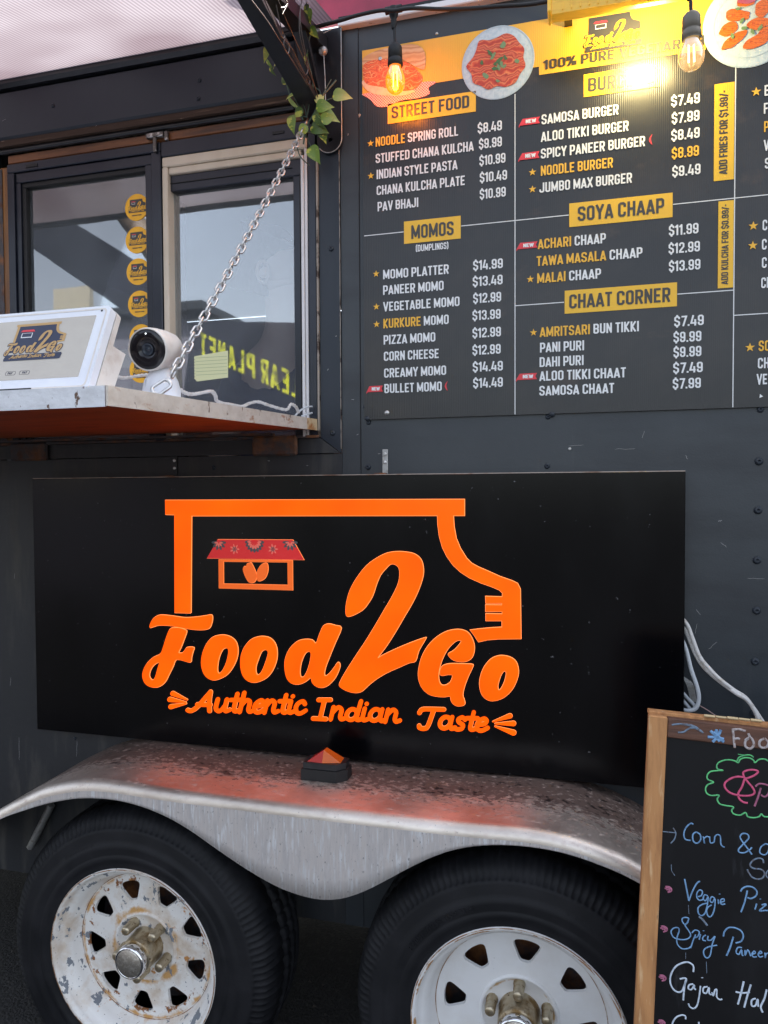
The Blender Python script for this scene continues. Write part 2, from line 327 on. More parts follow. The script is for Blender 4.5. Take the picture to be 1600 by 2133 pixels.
lens_amb = mat('amber_marker_lens', (.58, .11, .008), .22, 0, [], [((300, 20, 300), .3, .001)])
screen_mat = mat('tablet_screen', (.36, .34, .31), .12, 0, [((.30, .28, .26), (8, 8, 12), .4, .7)], emit=(.75, .70, .62), es=.05)
scr_navy = mat('screen_navy', (.018, .025, .06), .2); scr_gold = mat('screen_gold', (.50, .30, .11), .25)
roof_top = mat('trailer_roof', (.5, .5, .5), .6)

def glass_mat(name, tint, refl=.12, rough=0.0):
    m = bpy.data.materials.new(name); m.use_nodes = True; nt = m.node_tree; N = nt.nodes; L = nt.links
    N.remove(N['Principled BSDF']); out = N['Material Output']
    t = N.new('ShaderNodeBsdfTransparent'); t.inputs[0].default_value = (*tint, 1)
    g = N.new('ShaderNodeBsdfGlossy'); g.inputs['Roughness'].default_value = rough; g.inputs[0].default_value = (1, 1, 1, 1)
    fr = N.new('ShaderNodeFresnel'); fr.inputs[0].default_value = 1.6
    a = N.new('ShaderNodeMath'); a.operation = 'ADD'; a.use_clamp = True; a.inputs[1].default_value = refl; L.new(fr.outputs[0], a.inputs[0])
    mx = N.new('ShaderNodeMixShader'); L.new(a.outputs[0], mx.inputs[0]); L.new(t.outputs[0], mx.inputs[1]); L.new(g.outputs[0], mx.inputs[2])
    tc = N.new('ShaderNodeTexCoord'); nz = N.new('ShaderNodeTexNoise'); nz.inputs['Scale'].default_value = 5
    L.new(tc.outputs['Object'], nz.inputs[0]); b = N.new('ShaderNodeBump'); b.inputs['Strength'].default_value = .05; b.inputs['Distance'].default_value = .004
    L.new(nz.outputs[0], b.inputs['Height']); L.new(b.outputs[0], g.inputs['Normal'])
    # dust film
    d = N.new('ShaderNodeBsdfDiffuse'); d.inputs[0].default_value = (.62, .66, .70, 1)
    n2 = N.new('ShaderNodeTexNoise'); n2.inputs['Scale'].default_value = 2.5; n2.inputs['Detail'].default_value = 7; L.new(tc.outputs['Object'], n2.inputs[0])
    mr = N.new('ShaderNodeMapRange'); mr.inputs[1].default_value = .35; mr.inputs[2].default_value = .8; mr.inputs[3].default_value = .02; mr.inputs[4].default_value = .13; L.new(n2.outputs[0], mr.inputs[0])
    m2 = N.new('ShaderNodeMixShader'); L.new(mr.outputs[0], m2.inputs[0]); L.new(mx.outputs[0], m2.inputs[1]); L.new(d.outputs[0], m2.inputs[2])
    L.new(m2.outputs[0], out.inputs[0]); return m
pane = glass_mat('window_glass', (.86, .90, .92), .11, .02)

def bulb_mat(name, col, em):
    m = bpy.data.materials.new(name); m.use_nodes = True; nt = m.node_tree; N = nt.nodes; L = nt.links
    N.remove(N['Principled BSDF']); out = N['Material Output']
    t = N.new('ShaderNodeBsdfTransparent'); t.inputs[0].default_value = (*col, 1)
    g = N.new('ShaderNodeBsdfGlossy'); g.inputs['Roughness'].default_value = .04
    fr = N.new('ShaderNodeLayerWeight'); fr.inputs[0].default_value = .5
    mx = N.new('ShaderNodeMixShader'); L.new(fr.outputs[1], mx.inputs[0]); L.new(t.outputs[0], mx.inputs[1]); L.new(g.outputs[0], mx.inputs[2])
    if em:
        e = N.new('ShaderNodeEmission'); e.inputs[0].default_value = (1, .19, .004, 1) if em > .1 else (1, .62, .25, 1); e.inputs[1].default_value = em  # the weak warm emission paints a shine into an unlit bulb
        ad = N.new('ShaderNodeAddShader'); L.new(mx.outputs[0], ad.inputs[0]); L.new(e.outputs[0], ad.inputs[1]); L.new(ad.outputs[0], out.inputs[0])
    else: L.new(mx.outputs[0], out.inputs[0])
    return m
def emis(name, c, s):
    m = bpy.data.materials.new(name); m.use_nodes = True; N = m.node_tree.nodes; N.remove(N['Principled BSDF'])
    e = N.new('ShaderNodeEmission'); e.inputs[0].default_value = (*c, 1); e.inputs[1].default_value = s
    m.node_tree.links.new(e.outputs[0], N['Material Output'].inputs[0]); return m
def awning_mat():
    m = bpy.data.materials.new('twinwall_polycarbonate'); m.use_nodes = True; nt = m.node_tree; N = nt.nodes; L = nt.links
    N.remove(N['Principled BSDF']); out = N['Material Output']; tc = N.new('ShaderNodeTexCoord')
    w = N.new('ShaderNodeTexWave'); w.wave_type = 'BANDS'; w.bands_direction = 'X'; w.inputs['Scale'].default_value = 36; w.inputs['Distortion'].default_value = .1
    mp = N.new('ShaderNodeMapping'); mp.inputs['Scale'].default_value = (1, .05, .05); L.new(tc.outputs['Object'], mp.inputs[0]); L.new(mp.outputs[0], w.inputs[0])
    nz = N.new('ShaderNodeTexNoise'); nz.inputs['Scale'].default_value = 3.0; nz.inputs['Detail'].default_value = 2; L.new(tc.outputs['Object'], nz.inputs[0])
    cr = N.new('ShaderNodeValToRGB'); cr.color_ramp.elements[0].position = .36; cr.color_ramp.elements[0].color = (.24, .19, .205, 1)
    cr.color_ramp.elements[1].position = .60; cr.color_ramp.elements[1].color = (.38, .34, .357, 1); L.new(nz.outputs[0], cr.inputs[0])
    mul = N.new('ShaderNodeMix'); mul.data_type = 'RGBA'; mul.blend_type = 'MULTIPLY'; mul.inputs[0].default_value = 1
    c2 = N.new('ShaderNodeValToRGB'); c2.color_ramp.elements[0].color = (.62, .60, .62, 1); c2.color_ramp.elements[1].color = (1, 1, 1, 1); L.new(w.outputs[1], c2.inputs[0])
    L.new(cr.outputs[0], mul.inputs[6]); L.new(c2.outputs[0], mul.inputs[7])
    tl = N.new('ShaderNodeBsdfTranslucent'); df = N.new('ShaderNodeBsdfDiffuse'); tp = N.new('ShaderNodeBsdfTransparent')
    for n in (tl, df, tp): L.new(mul.outputs[2], n.inputs[0])
    a = N.new('ShaderNodeMixShader'); a.inputs[0].default_value = .35; L.new(tl.outputs[0], a.inputs[1]); L.new(df.outputs[0], a.inputs[2])
    b = N.new('ShaderNodeMixShader'); b.inputs[0].default_value = .12; L.new(a.outputs[0], b.inputs[1]); L.new(tp.outputs[0], b.inputs[2])
    L.new(b.outputs[0], out.inputs[0]); return m
def food_mat(name, cols, sc, dist):
    m = mat(name, cols[0], .4); nt = m.node_tree; N = nt.nodes; L = nt.links; tc = N.new('ShaderNodeTexCoord')
    w = N.new('ShaderNodeTexWave'); w.wave_type = 'RINGS'; w.inputs['Scale'].default_value = sc; w.inputs['Distortion'].default_value = dist; w.inputs['Detail'].default_value = 3; w.inputs['Detail Scale'].default_value = 1.5
    L.new(tc.outputs['Object'], w.inputs[0]); cr = N.new('ShaderNodeValToRGB'); e = cr.color_ramp.elements
    e[0].color = (*cols[0], 1); e[1].color = (*cols[-1], 1)
    for i, c in enumerate(cols[1:-1]): q = e.new((i+1)/(len(cols)-1)); q.color = (*c, 1)
    L.new(w.outputs[1], cr.inputs[0]); L.new(cr.outputs[0], N['Principled BSDF'].inputs['Base Color']); return ribs(m, 250, .2)

# ------------------------------------------------------------------ flat shapes from strokes (distance field -> outline -> mesh)
def contours(F, x0, y0, h):
    """iso-line 0 of F (negative inside) on a grid, as closed loops"""
    ny, nx = F.shape; seg = {}
    ins = F < 0
    code = (ins[:-1, :-1]*1+ins[:-1, 1:]*2+ins[1:, 1:]*4+ins[1:, :-1]*8)
    T = {1: [(3, 0)], 2: [(0, 1)], 3: [(3, 1)], 4: [(1, 2)], 5: [(3, 2), (1, 0)], 6: [(0, 2)], 7: [(3, 2)], 8: [(2, 3)], 9: [(2, 0)],
         10: [(0, 3), (2, 1)], 11: [(2, 1)], 12: [(1, 3)], 13: [(1, 0)], 14: [(0, 3)]}
    def key(j, i, e):
        return {0: (j, i, 0), 2: (j+1, i, 0), 3: (j, i, 1), 1: (j, i+1, 1)}[e]
    def pt(k):
        j, i, v = k; a = F[j, i]; b = F[j+1, i] if v else F[j, i+1]; t = a/(a-b)
        return (x0+(i+(0 if v else t))*h, y0+(j+(t if v else 0))*h)
    for j, i in zip(*np.nonzero((code > 0) & (code < 15))):
        for a, b in T[int(code[j, i])]: seg[key(j, i, a)] = key(j, i, b)
    out = []
    while seg:
        k0, k = next(iter(seg.items())); del seg[k0]; lp = [k0]
        while k != k0 and k in seg: lp.append(k); k = seg.pop(k)
        p = [pt(q) for q in lp]
        if len(p) > 4: out.append(simp(p, h*.22))
    return out
def simp(p, eps):
    if len(p) < 8: return p
    a = np.array(p); m = int(np.argmax(((a-a[0])**2).sum(1)))
    def dp(i, j):
        if j <= i+1: return []
        A, B = a[i], a[j]; d = B-A; L = math.hypot(*d) or 1e-12
        q = a[i+1:j]-A; e = np.abs(q[:, 0]*d[1]-q[:, 1]*d[0])/L; k = int(np.argmax(e))
        if e[k] < eps: return []
        k += i+1; return dp(i, k)+[k]+dp(k, j)
    n = len(p); a = np.vstack([a, a[:1]])
    idx = [0]+dp(0, m)+[m]+dp(m, n)
    return [tuple(a[i]) for i in idx]
def sdf_strokes(strokes, r, h, square=False):
    """strokes: lists of (x, y[, radius]); square: box pens with mitred right angles"""
    P = np.array([(q[0], q[1]) for s_ in strokes for q in s_]); R0 = max([r]+[q[2] for s_ in strokes for q in s_ if len(q) > 2])
    x0, y0 = P.min(0)-R0*1.6; x1, y1 = P.max(0)+R0*1.6
    X, Y = np.meshgrid(np.arange(x0, x1+h, h), np.arange(y0, y1+h, h)); F = np.full(X.shape, 9.)
    for s_ in strokes:
        if len(s_) == 1:
            F = np.minimum(F, np.hypot(X-s_[0][0], Y-s_[0][1])-(s_[0][2] if len(s_[0]) > 2 else r)); continue
        n = len(s_)
        for i in range(n-1):
            a, b = s_[i], s_[i+1]; dx, dy = b[0]-a[0], b[1]-a[1]; L = math.hypot(dx, dy) or 1e-9
            if square:
                ux, uy = dx/L, dy/L; e0 = e1 = 0
                def ext(o_):
                    vx, vy = o_; q = math.hypot(vx, vy) or 1; return r if abs((vx*ux+vy*uy)/q) < .3 else 0
                cl = s_[0] == s_[-1]
                if i > 0 or cl: p_ = s_[i-1] if i > 0 else s_[-2]; e0 = ext((a[0]-p_[0], a[1]-p_[1]))
                if i < n-2 or cl: p_ = s_[i+2] if i < n-2 else s_[1]; e1 = ext((p_[0]-b[0], p_[1]-b[1]))
                ax, ay = a[0]-ux*e0, a[1]-uy*e0; LL = L+e0+e1
                cx, cy = ax+ux*LL/2, ay+uy*LL/2
                qx = np.abs((X-cx)*ux+(Y-cy)*uy)-LL/2; qy = np.abs(-(X-cx)*uy+(Y-cy)*ux)-r
                d = np.hypot(np.maximum(qx, 0), np.maximum(qy, 0))+np.minimum(np.maximum(qx, qy), 0)
                F = np.minimum(F, d)
                if i < n-2 or cl: F = np.minimum(F, np.hypot(X-b[0], Y-b[1])-r)
            else:
                ra = a[2] if len(a) > 2 else r; rb = b[2] if len(b) > 2 else r
                t = np.clip(((X-a[0])*dx+(Y-a[1])*dy)/(L*L), 0, 1)
                F = np.minimum(F, np.hypot(X-a[0]-t*dx, Y-a[1]-t*dy)-(ra+(rb-ra)*t))
    return contours(F, x0, y0, h)
def smooth(p, closed=True, n=4):
    out = []; m = len(p)
    rng = range(m) if closed else range(m-1)
    for i in rng:
        g = lambda k: p[k % m] if closed else p[max(0, min(m-1, k))]
        a, b, c, d = g(i-1), g(i), g(i+1), g(i+2)
        for k in range(n):
            t = k/n; q = []
            for z in range(len(b)):
                q.append(.5*(2*b[z]+(c[z]-a[z])*t+(2*a[z]-5*b[z]+4*c[z]-d[z])*t*t+(3*b[z]-a[z]-3*c[z]+d[z])*t**3))
            out.append(tuple(q))
    if not closed: out.append(tuple(p[-1]))
    return out
_tc = {}
def area(l):
    a = np.array(l); b = np.roll(a, -1, 0); return abs(float((a[:, 0]*b[:, 1]-b[:, 0]*a[:, 1]).sum()))/2
def inside(P, loops):
    r = np.zeros(len(P), bool)
    for l in loops:
        a = np.array(l); b = np.roll(a, -1, 0)
        for (x1, y1), (x2, y2) in zip(a, b):
            c = ((y1 > P[:, 1]) != (y2 > P[:, 1]))
            if y1 != y2: r ^= c & (P[:, 0] < (x2-x1)*(P[:, 1]-y1)/(y2-y1)+x1)
    return r
def tri(loops):
    k = id(loops)
    if k in _tc: return _tc[k][1]
    pts = [p for l in loops for p in l]
    t = tessellate_polygon([[Vector((x, y, 0)) for x, y in l] for l in loops])
    Q = np.array(pts); A = 0
    for q in t: a, b, c = Q[q[0]], Q[q[1]], Q[q[2]]; A += abs((b[0]-a[0])*(c[1]-a[1])-(b[1]-a[1])*(c[0]-a[0]))/2
    ar = sorted((area(l) for l in loops), reverse=True)
    # expected area: loops lying in an odd number of others are holes
    E_ = 0
    for i, l in enumerate(loops):
        n = sum(int(inside(np.array([l[0]]), [m])[0]) for j, m in enumerate(loops) if j != i); E_ += area(l)*(1 if n % 2 == 0 else -1)
    if abs(A-E_) > .01*E_:
        es = []; b0 = 0
        for l in loops: n = len(l); es += [(b0+i, b0+(i+1) % n) for i in range(n)]; b0 += n
        sc = max(np.ptp(Q[:, 0]), np.ptp(Q[:, 1])); r = delaunay_2d_cdt([Vector((x/sc, y/sc)) for x, y in pts], es, [], 0, 1e-6)
        V = [(v.x*sc, v.y*sc) for v in r[0]]; F = [tuple(f) for f in r[2]]
        ce = np.array([[sum(V[i][0] for i in f)/3, sum(V[i][1] for i in f)/3] for f in F]); ok = inside(ce, loops)
        pts = V; t = [f for f, o_ in zip(F, ok) if o_]
    _tc[k] = (loops, (pts, t)); return _tc[k][1]
def add_shape(mb, loops, fn, depth=0.0):
    """fn(u, v, w) -> world; front face at w = depth; side walls down to w = 0 when depth > 0"""
    pts, T = tri(loops)
    F = [Vector(fn(x, y, depth)) for x, y in pts]
    out = Vector(fn(0, 0, 1))-Vector(fn(0, 0, 0)); fs = []
    for t in T:
        n = (F[t[1]]-F[t[0]]).cross(F[t[2]]-F[t[0]]); fs.append(tuple(t) if n.dot(out) >= 0 else tuple(reversed(t)))
    mb.add(F, fs)
    if depth > 0:
        b = 0
        for l in loops:
            n = len(l); a = [fn(x, y, depth) for x, y in l]+[fn(x, y, 0) for x, y in l]
            mb.add(a, [(i, (i+1) % n, (i+1) % n+n, i+n) for i in range(n)])
    return mb
def wallfn(y0): return lambda u, v, w: (u, y0-w, v)        # shapes whose (u, v) are already world x, z

# condensed capitals of the menu print
l_, r_, b_, T_, m_, c_ = .085, .405, .085, .915, .5, .085
O_ = [(l_, b_+c_), (l_, T_-c_), (l_+c_, T_), (r_-c_, T_), (r_, T_-c_), (r_, b_+c_), (r_-c_, b_), (l_+c_, b_), (l_, b_+c_)]
G = {
 'A': ([[(.05, 0), (.25, .96)], [(.25, .96), (.45, 0)], [(.13, .24), (.37, .24)]], .5),
 'B': ([[(l_, b_), (l_, T_), (r_-c_, T_), (r_, T_-c_), (r_, m_+c_), (r_-c_, m_), (l_, m_)], [(r_-c_, m_), (r_, m_-c_), (r_, b_+c_), (r_-c_, b_), (l_, b_)]], .49),
 'C': ([[(r_, .66), (r_, T_-c_), (r_-c_, T_), (l_+c_, T_), (l_, T_-c_), (l_, b_+c_), (l_+c_, b_), (r_-c_, b_), (r_, b_+c_), (r_, .34)]], .49),
 'D': ([[(l_, b_), (l_, T_), (r_-c_, T_), (r_, T_-c_), (r_, b_+c_), (r_-c_, b_), (l_, b_)]], .49),
 'E': ([[(.42, T_), (l_, T_), (l_, b_), (.42, b_)], [(l_, m_), (.37, m_)]], .44),
 'F': ([[(.42, T_), (l_, T_), (l_, 0)], [(l_, .48), (.37, .48)]], .43),
 'G': ([[(r_, .68), (r_, T_-c_), (r_-c_, T_), (l_+c_, T_), (l_, T_-c_), (l_, b_+c_), (l_+c_, b_), (r_-c_, b_), (r_, b_+c_), (r_, .46), (.25, .46)]], .49),
 'H': ([[(l_, 0), (l_, 1)], [(r_, 0), (r_, 1)], [(l_, m_), (r_, m_)]], .49),
 'I': ([[(l_, 0), (l_, 1)]], .17),
 'J': ([[(r_-.04, 1), (r_-.04, b_+c_), (r_-.04-c_, b_), (l_+c_-.04, b_), (l_-.04, b_+c_), (l_-.04, .34)]], .45),
 'K': ([[(l_, 0), (l_, 1)], [(.42, 1), (.15, .5), (.42, 0)]], .48),
 'L': ([[(l_, 1), (l_, b_), (.40, b_)]], .41),
 'M': ([[(l_, 0), (l_, .93), (.32, .18), (.555, .93), (.555, 0)]], .64),
 'N': ([[(l_, 0), (l_, .93), (r_, .07), (r_, 1)]], .49),
 'O': ([O_], .49), '0': ([O_], .49),
 'P': ([[(l_, 0), (l_, T_), (r_-c_, T_), (r_, T_-c_), (r_, .42+c_), (r_-c_, .42), (l_, .42)]], .47),
 'R': ([[(l_, 0), (l_, T_), (r_-c_, T_), (r_, T_-c_), (r_, .46+c_), (r_-c_, .46), (l_, .46)], [(.25, .46), (.42, 0)]], .49),
 'S': ([[(r_, .69), (r_, T_-c_), (r_-c_, T_), (l_+c_, T_), (l_, T_-c_), (l_, .60), (l_+c_, .53), (r_-c_, .47), (r_, .40), (r_, b_+c_), (r_-c_, b_), (l_+c_, b_), (l_, b_+c_), (l_, .31)]], .49),
 'T': ([[(.0, T_), (.42, T_)], [(.21, 0), (.21, .9)]], .42),
 'U': ([[(l_, 1), (l_, b_+c_), (l_+c_, b_), (r_-c_, b_), (r_, b_+c_), (r_, 1)]], .49),
 'V': ([[(.05, 1), (.25, .05), (.45, 1)]], .5),
 'W': ([[(.05, 1), (.19, .05), (.345, .85), (.50, .05), (.64, 1)]], .69),
 'X': ([[(.04, 1), (.44, 0)], [(.44, 1), (.04, 0)]], .48),
 'Y': ([[(.04, 1), (.24, .45), (.44, 1)], [(.24, .5), (.24, 0)]], .48),
 'Z': ([[(.03, T_), (.40, T_), (.07, b_), (.43, b_)]], .46),
 '1': ([[(.0, .74), (.19, .93), (.19, 0)]], .29),
 '2': ([[(l_, .66), (l_, T_-c_), (l_+c_, T_), (r_-c_, T_), (r_, T_-c_), (r_, .58), (l_, .18), (l_, b_), (.44, b_)]], .47),
 '3': ([[(l_, .68), (l_, T_-c_), (l_+c_, T_), (r_-c_, T_), (r_, T_-c_), (r_, m_+c_), (r_-c_, m_), (.2, m_)], [(r_-c_, m_), (r_, m_-c_), (r_, b_+c_), (r_-c_, b_), (l_+c_, b_), (l_, b_+c_), (l_, .32)]], .49),
 '4': ([[(.21, 1), (.05, .255), (.47, .255)], [(.365, .60), (.365, 0)]], .49),
 '5': ([[(.41, T_), (l_, T_), (l_, .56), (r_-c_, .56), (r_, .56-c_), (r_, b_+c_), (r_-c_, b_), (l_+c_, b_), (l_, b_+c_), (l_, .3)]], .49),
 '7': ([[(.03, T_), (.41, T_), (.17, 0)]], .45),
 '8': ([[(l_, b_+c_), (l_, m_-c_), (l_+c_, m_), (r_-c_, m_), (r_, m_-c_), (r_, b_+c_), (r_-c_, b_), (l_+c_, b_), (l_, b_+c_)], [(l_+c_, m_), (l_, m_+c_), (l_, T_-c_), (l_+c_, T_), (r_-c_, T_), (r_, T_-c_), (r_, m_+c_), (r_-c_, m_), (l_+c_, m_)]], .49),
 '9': ([[(l_, .34), (l_, b_+c_), (l_+c_, b_), (r_-c_, b_), (r_, b_+c_), (r_, T_-c_), (r_-c_, T_), (l_+c_, T_), (l_, T_-c_), (l_, .55), (l_+c_, .45), (r_, .45)]], .49),
 '$': ([[(r_, .70), (r_, T_-c_), (r_-c_, T_), (l_+c_, T_), (l_, T_-c_), (l_, .60), (l_+c_, .53), (r_-c_, .47), (r_, .40), (r_, b_+c_), (r_-c_, b_), (l_+c_, b_), (l_, b_+c_), (l_, .30)], [(.245, 1.1), (.245, .95)], [(.245, .05), (.245, -.1)]], .49),
 '.': ([[(.09, 0), (.09, .17)]], .18), '/': ([[(.04, -.03), (.30, 1.03)]], .34), '-': ([[(.03, .45), (.25, .45)]], .28),
 '(': ([[(.22, 1.05), (.09, .85), (.09, .15), (.22, -.05)]], .24), ')': ([[(.02, 1.05), (.15, .85), (.15, .15), (.02, -.05)]], .24),
 '%': ([[(l_-.02, .62), (l_-.02, .9), (.2, .9), (.2, .62), (l_-.02, .62)], [(.10, 0), (.50, 1)], [(.40, .1), (.40, .38), (.55, .38), (.55, .1), (.40, .1)]], .62),
 '+': ([[(.03, .5), (.35, .5)], [(.19, .34), (.19, .66)]], .38),
}
_gc = {}
def glyph(ch, wt=.085, sq=True):
    k = (ch, wt, sq)
    if k not in _gc: _gc[k] = sdf_strokes(G[ch][0], wt, .0185 if sq else .02, sq)
    return _gc[k]
def text_w(s, gap=.065): return sum((.22 if c == ' ' else G[c][1]+gap) for c in s)-gap
def put_text(mb, s, fn, x, y, hgt, width=None, wt=.085, gap=.065, depth=0.):
    """fn(u, v, w): u along the line"""
    k = (width/text_w(s, gap)) if width else hgt
    for c in s:
        if c != ' ': add_shape(mb, glyph(c, wt), lambda u, v, w, x=x: fn(x+u*k, y+v*hgt, w), depth); x += (G[c][1]+gap)*k
        else: x += .22*k
    return x

# ================================================================== GROUND
mb = MB(); mb.add([(-60, -60, 0), (60, -60, 0), (60, 60, 0), (-60, 60, 0)], [(0, 1, 2, 3)])
tag(mb.build('ground', asphalt, None, (0, 0, 0)), 'dark asphalt yard under and in front of the trailer', None, None, 'structure')
mb = MB()
for i in range(2600):
    x = random.uniform(-1.9, .6); y = random.uniform(-.7, 1.0); s_ = random.uniform(.002, .007)
    v = [Vector((x+random.uniform(-s_, s_), y+random.uniform(-s_, s_), random.uniform(0, s_*1.1))) for _ in range(4)]
    mb.add(v, [(0, 1, 2), (0, 2, 3), (0, 3, 1), (1, 3, 2)])
tag(mb.build('gravel', gravel_mat, None, (0, 0, 0)), 'loose grit scattered on the asphalt round the wheels', 'gravel', None, 'stuff')

# ================================================================== TRAILER
TR = thing('food_trailer', (-.5, 0, 0), 'dark slate food trailer with serving windows and tandem white wheels', 'food trailer')
XW0, XW1, ZB, ZT = -3.6, 2.6, .335, 2.432
# side sheets: right sheet, upper left (cut for the windows), lower left
mb = MB(); mb.box(-.485, 1.0, 0, .02, ZB, ZT); mb.box(1.002, XW1, 0, .02, ZB, ZT)
mb.box(-.531, -.486, -.001, .02, ZB, ZT); mb.build('side_panel', slate, TR)
mb = MB(); mb.box(XW0, -.532, 0, .02, ZB, 1.459); mb.box(XW0, -1.50, 0, .02, 1.461, ZT); mb.box(-1.4995, -.532, 0, .02, 2.30, ZT); mb.build('side_panel', grime, TR)
mb = MB(); mb.box(XW0, XW1, .03, 2.3, ZT-.03, ZT+.004); mb.build('roof', roof_top, TR)
mb = MB(); mb.box(XW0, XW1, 2.28, 2.3, .3, ZT-.04); mb.box(XW0, XW0+.02, .02, 2.27, .3, ZT-.04); mb.box(XW1-.02, XW1, .02, 2.27, .3, ZT-.04)
mb.build('far_wall', inside_mat, TR)
mb = MB(); mb.box(XW0+.03, XW1-.03, .03, 2.27, .56, .60); mb.build('floor_pan', well_mat, TR)
mb = MB(); mb.box(XW0, XW1, .05, .10, .36, .555); mb.box(XW0, XW1, 1.6, 1.65, .30, .555); mb.build('chassis_rail', well_mat, TR)
mb = MB()
for x in (-.948, -.107): mb.tube([(x, .04, .335), (x, 2.0, .335)], .033, 12)
mb.build('axle', well_mat, TR)
mb = MB(); mb.box(-1.95, .9, .6, .64, .02, .5); mb.build('under_skirt', well_mat, TR)
# fascia beam above the windows, with its dark top groove
mb = MB(); mb.box(-3.0, -.626, -.03, -.0005, 2.292, 2.415, .006); mb.build('fascia_beam', slate2, TR)
mb = MB(); mb.box(-3.0, -.612, -.045, -.001, 2.417, 2.447, .008); mb.build('awning_rail', black_metal, TR)
mb = MB(); mb.box(-3.0, -.63, -.026, .004, 2.276, 2.2915); 
o_ = mb.build('weathered_batten', bark, TR)
mb = MB(); mb.tube([(-3.0, -.012, 2.2690), (-.64, -.012, 2.2690)], .0068, 10); mb.build('roller_tube', black_metal, TR)
mb = MB(); mb.box(-1.4545, -.625, -.0075, .05, 2.2375, 2.2620, .003); mb.build('head_jamb', brown_wood, TR)
mb = MB(); mb.box(-1.498, -1.455, -.002, .05, 1.50, 2.2362, .004); mb.build('side_post', post_wood, TR)
mb = MB(); mb.box(-1.4989, -1.476, -.0045, -.0025, 1.50, 2.23); mb.build('side_post_shadow_strip', rust, TR)
# flange round the window opening (flat plate to the right, sill plate below) with mitred corner
mb = MB(); mb.prism([(-.583, -.004, 1.4975), (-.533, -.004, 1.461), (-.533, -.004, 2.30), (-.583, -.004, 2.30)], (0, .0035, 0)); mb.build('window_flange', slate2, TR)
mb = MB(); mb.prism([(-1.6, -.0042, 1.4965), (-.5845, -.0042, 1.4965), (-.5352, -.0042, 1.461), (-1.6, -.0042, 1.461)], (0, .0035, 0)); mb.build('window_flange', grime, TR)
mb = MB(); mb.box(-.5885, -.5845, -.010, .0, 1.50, 2.16); mb.build('worn_edge_strip', edge_worn, TR)
mb = MB(); mb.box(-.6095, -.589, -.0085, .03, 1.50, 2.236, .002); mb.build('window_side_channel', alu, TR)
mb = MB(); mb.box(-.5335, -.5318, -.0052, -.0046, 1.47, 2.42); mb.build('seam_bead', edge_worn, TR)
mb = MB(); mb.box(-.4872, -.4856, -.0016, -.0011, 1.42, 2.42); mb.build('seam_bead', rubber_black, TR)
mb = MB(); mb.box(-1.6, -.586, -.012, .0, 1.4975, 1.5035); mb.build('sill_angle', rust, TR)
# top of the wall: drip edge and crimson fascia
mb = MB(); mb.box(-.53, XW1, -.018, .03, 2.4325, 2.4475, .002); mb.build('drip_edge', drip, TR)
mb = MB(); mb.box(-.53, XW1, -.012, .03, 2.449, 2.457); mb.build('gutter_bead', rubber_black, TR)
mb = MB(); mb.box(-.60, XW1, -.006, .02, 2.458, 2.70); mb.build('roof_fascia', crimson, TR)
# wheel-well brace
a = at(118, 1670, .0); b = at(68, 1765, .0)
mb = MB(); mb.tube([(a.x, -.02, a.z), (b.x+.01, -.02, b.z+.01)], .010, 6); mb.build('fender_strut', zinc, TR)

# windows
def rail(mb, x0, x1, z0, z1, y0, y1, w): pass
WN = MB(); x0, x1, z0, z1 = -1.452, -.9945, 1.50, 2.235
WN.box(x0, x1, -.014, .03, 2.2125, z1, .002); WN.box(x0, x0+.021, -.014, .03, z0, 2.2122, .002); WN.box(-1.0212, x1, -.014, .03, z0, 2.2122, .002)
wl = WN.build('window', alu, TR, label='left sliding window in a dark aluminium frame')
mb = MB(); mb.box(x0+.0215, -1.0215, -.007, .028, 2.187, 2.212, .0015); mb.box(x0+.0215, x0+.036, -.007, .028, z0, 2.1867, .0015); mb.box(-1.0425, -1.0215, -.007, .028, z0, 2.1867, .0015)
mb.build('frame', alu, wl)
mb = MB(); mb.box(x0+.0365, x0+.048, -.001, .026, z0, 2.1750, .001); mb.box(x0+.0365, -1.043, -.001, .026, 2.1755, 2.1866, .001); mb.build('gasket', rubber_black, wl)
mb = MB(); mb.box(x0+.049, -1.0435, .012, .0125, z0, 2.175); mb.build('pane', pane, wl)
mb = MB()
for cx in (-1.372,): mb.box(cx-.018, cx+.018, -.0165, -.0142, 2.2185, 2.2265, .0008)
mb.build('drain_slot', rubber_black, wl)
mb = MB(); mb.box(-.9935, -.6105, -.013, .03, 2.1985, 2.235, .002)
wr = mb.build('window', alu, TR, label='right window with cream wooden trim around its dark sash')
mb = MB(); mb.box(-.9928, -.6110, -.0105, .03, 2.174, 2.198, .0025); mb.box(-.9928, -.9775, -.0105, .03, z0, 2.1737, .002); mb.build('wood_trim', cream, wr)
mb = MB(); mb.box(-.9770, -.6270, -.0055, .03, 2.157, 2.1735, .002); mb.build('wood_trim', brown_wood if False else cream, wr)
mb = MB(); mb.box(-.6255, -.6190, -.0125, .03, z0, 2.1567, .001); mb.box(-.6180, -.6112, -.0085, .03, z0, 2.1735, .001); mb.build('jamb_strip', white_strip, wr)
mb = MB(); mb.box(-.9770, -.6262, .002, .034, 2.118, 2.1565, .002); mb.box(-.6505, -.6262, .002, .034, z0, 2.1177, .002); mb.build('sash', alu, wr)
mb = MB(); mb.box(-.976, -.652, -.0005, .0018, 2.136, 2.1375); mb.box(-.6335, -.632, -.0005, .0018, z0, 2.12); mb.build('gasket', rubber_black, wr)
mb = MB(); mb.box(-.9773, -.6508, .018, .0185, z0, 2.1175); mb.build('pane', pane, wr)
mb = MB(); mb.box(-.695, -.665, -.0155, -.0132, 2.212, 2.2185, .0008); mb.build('drain_slot', rubber_black, wr)
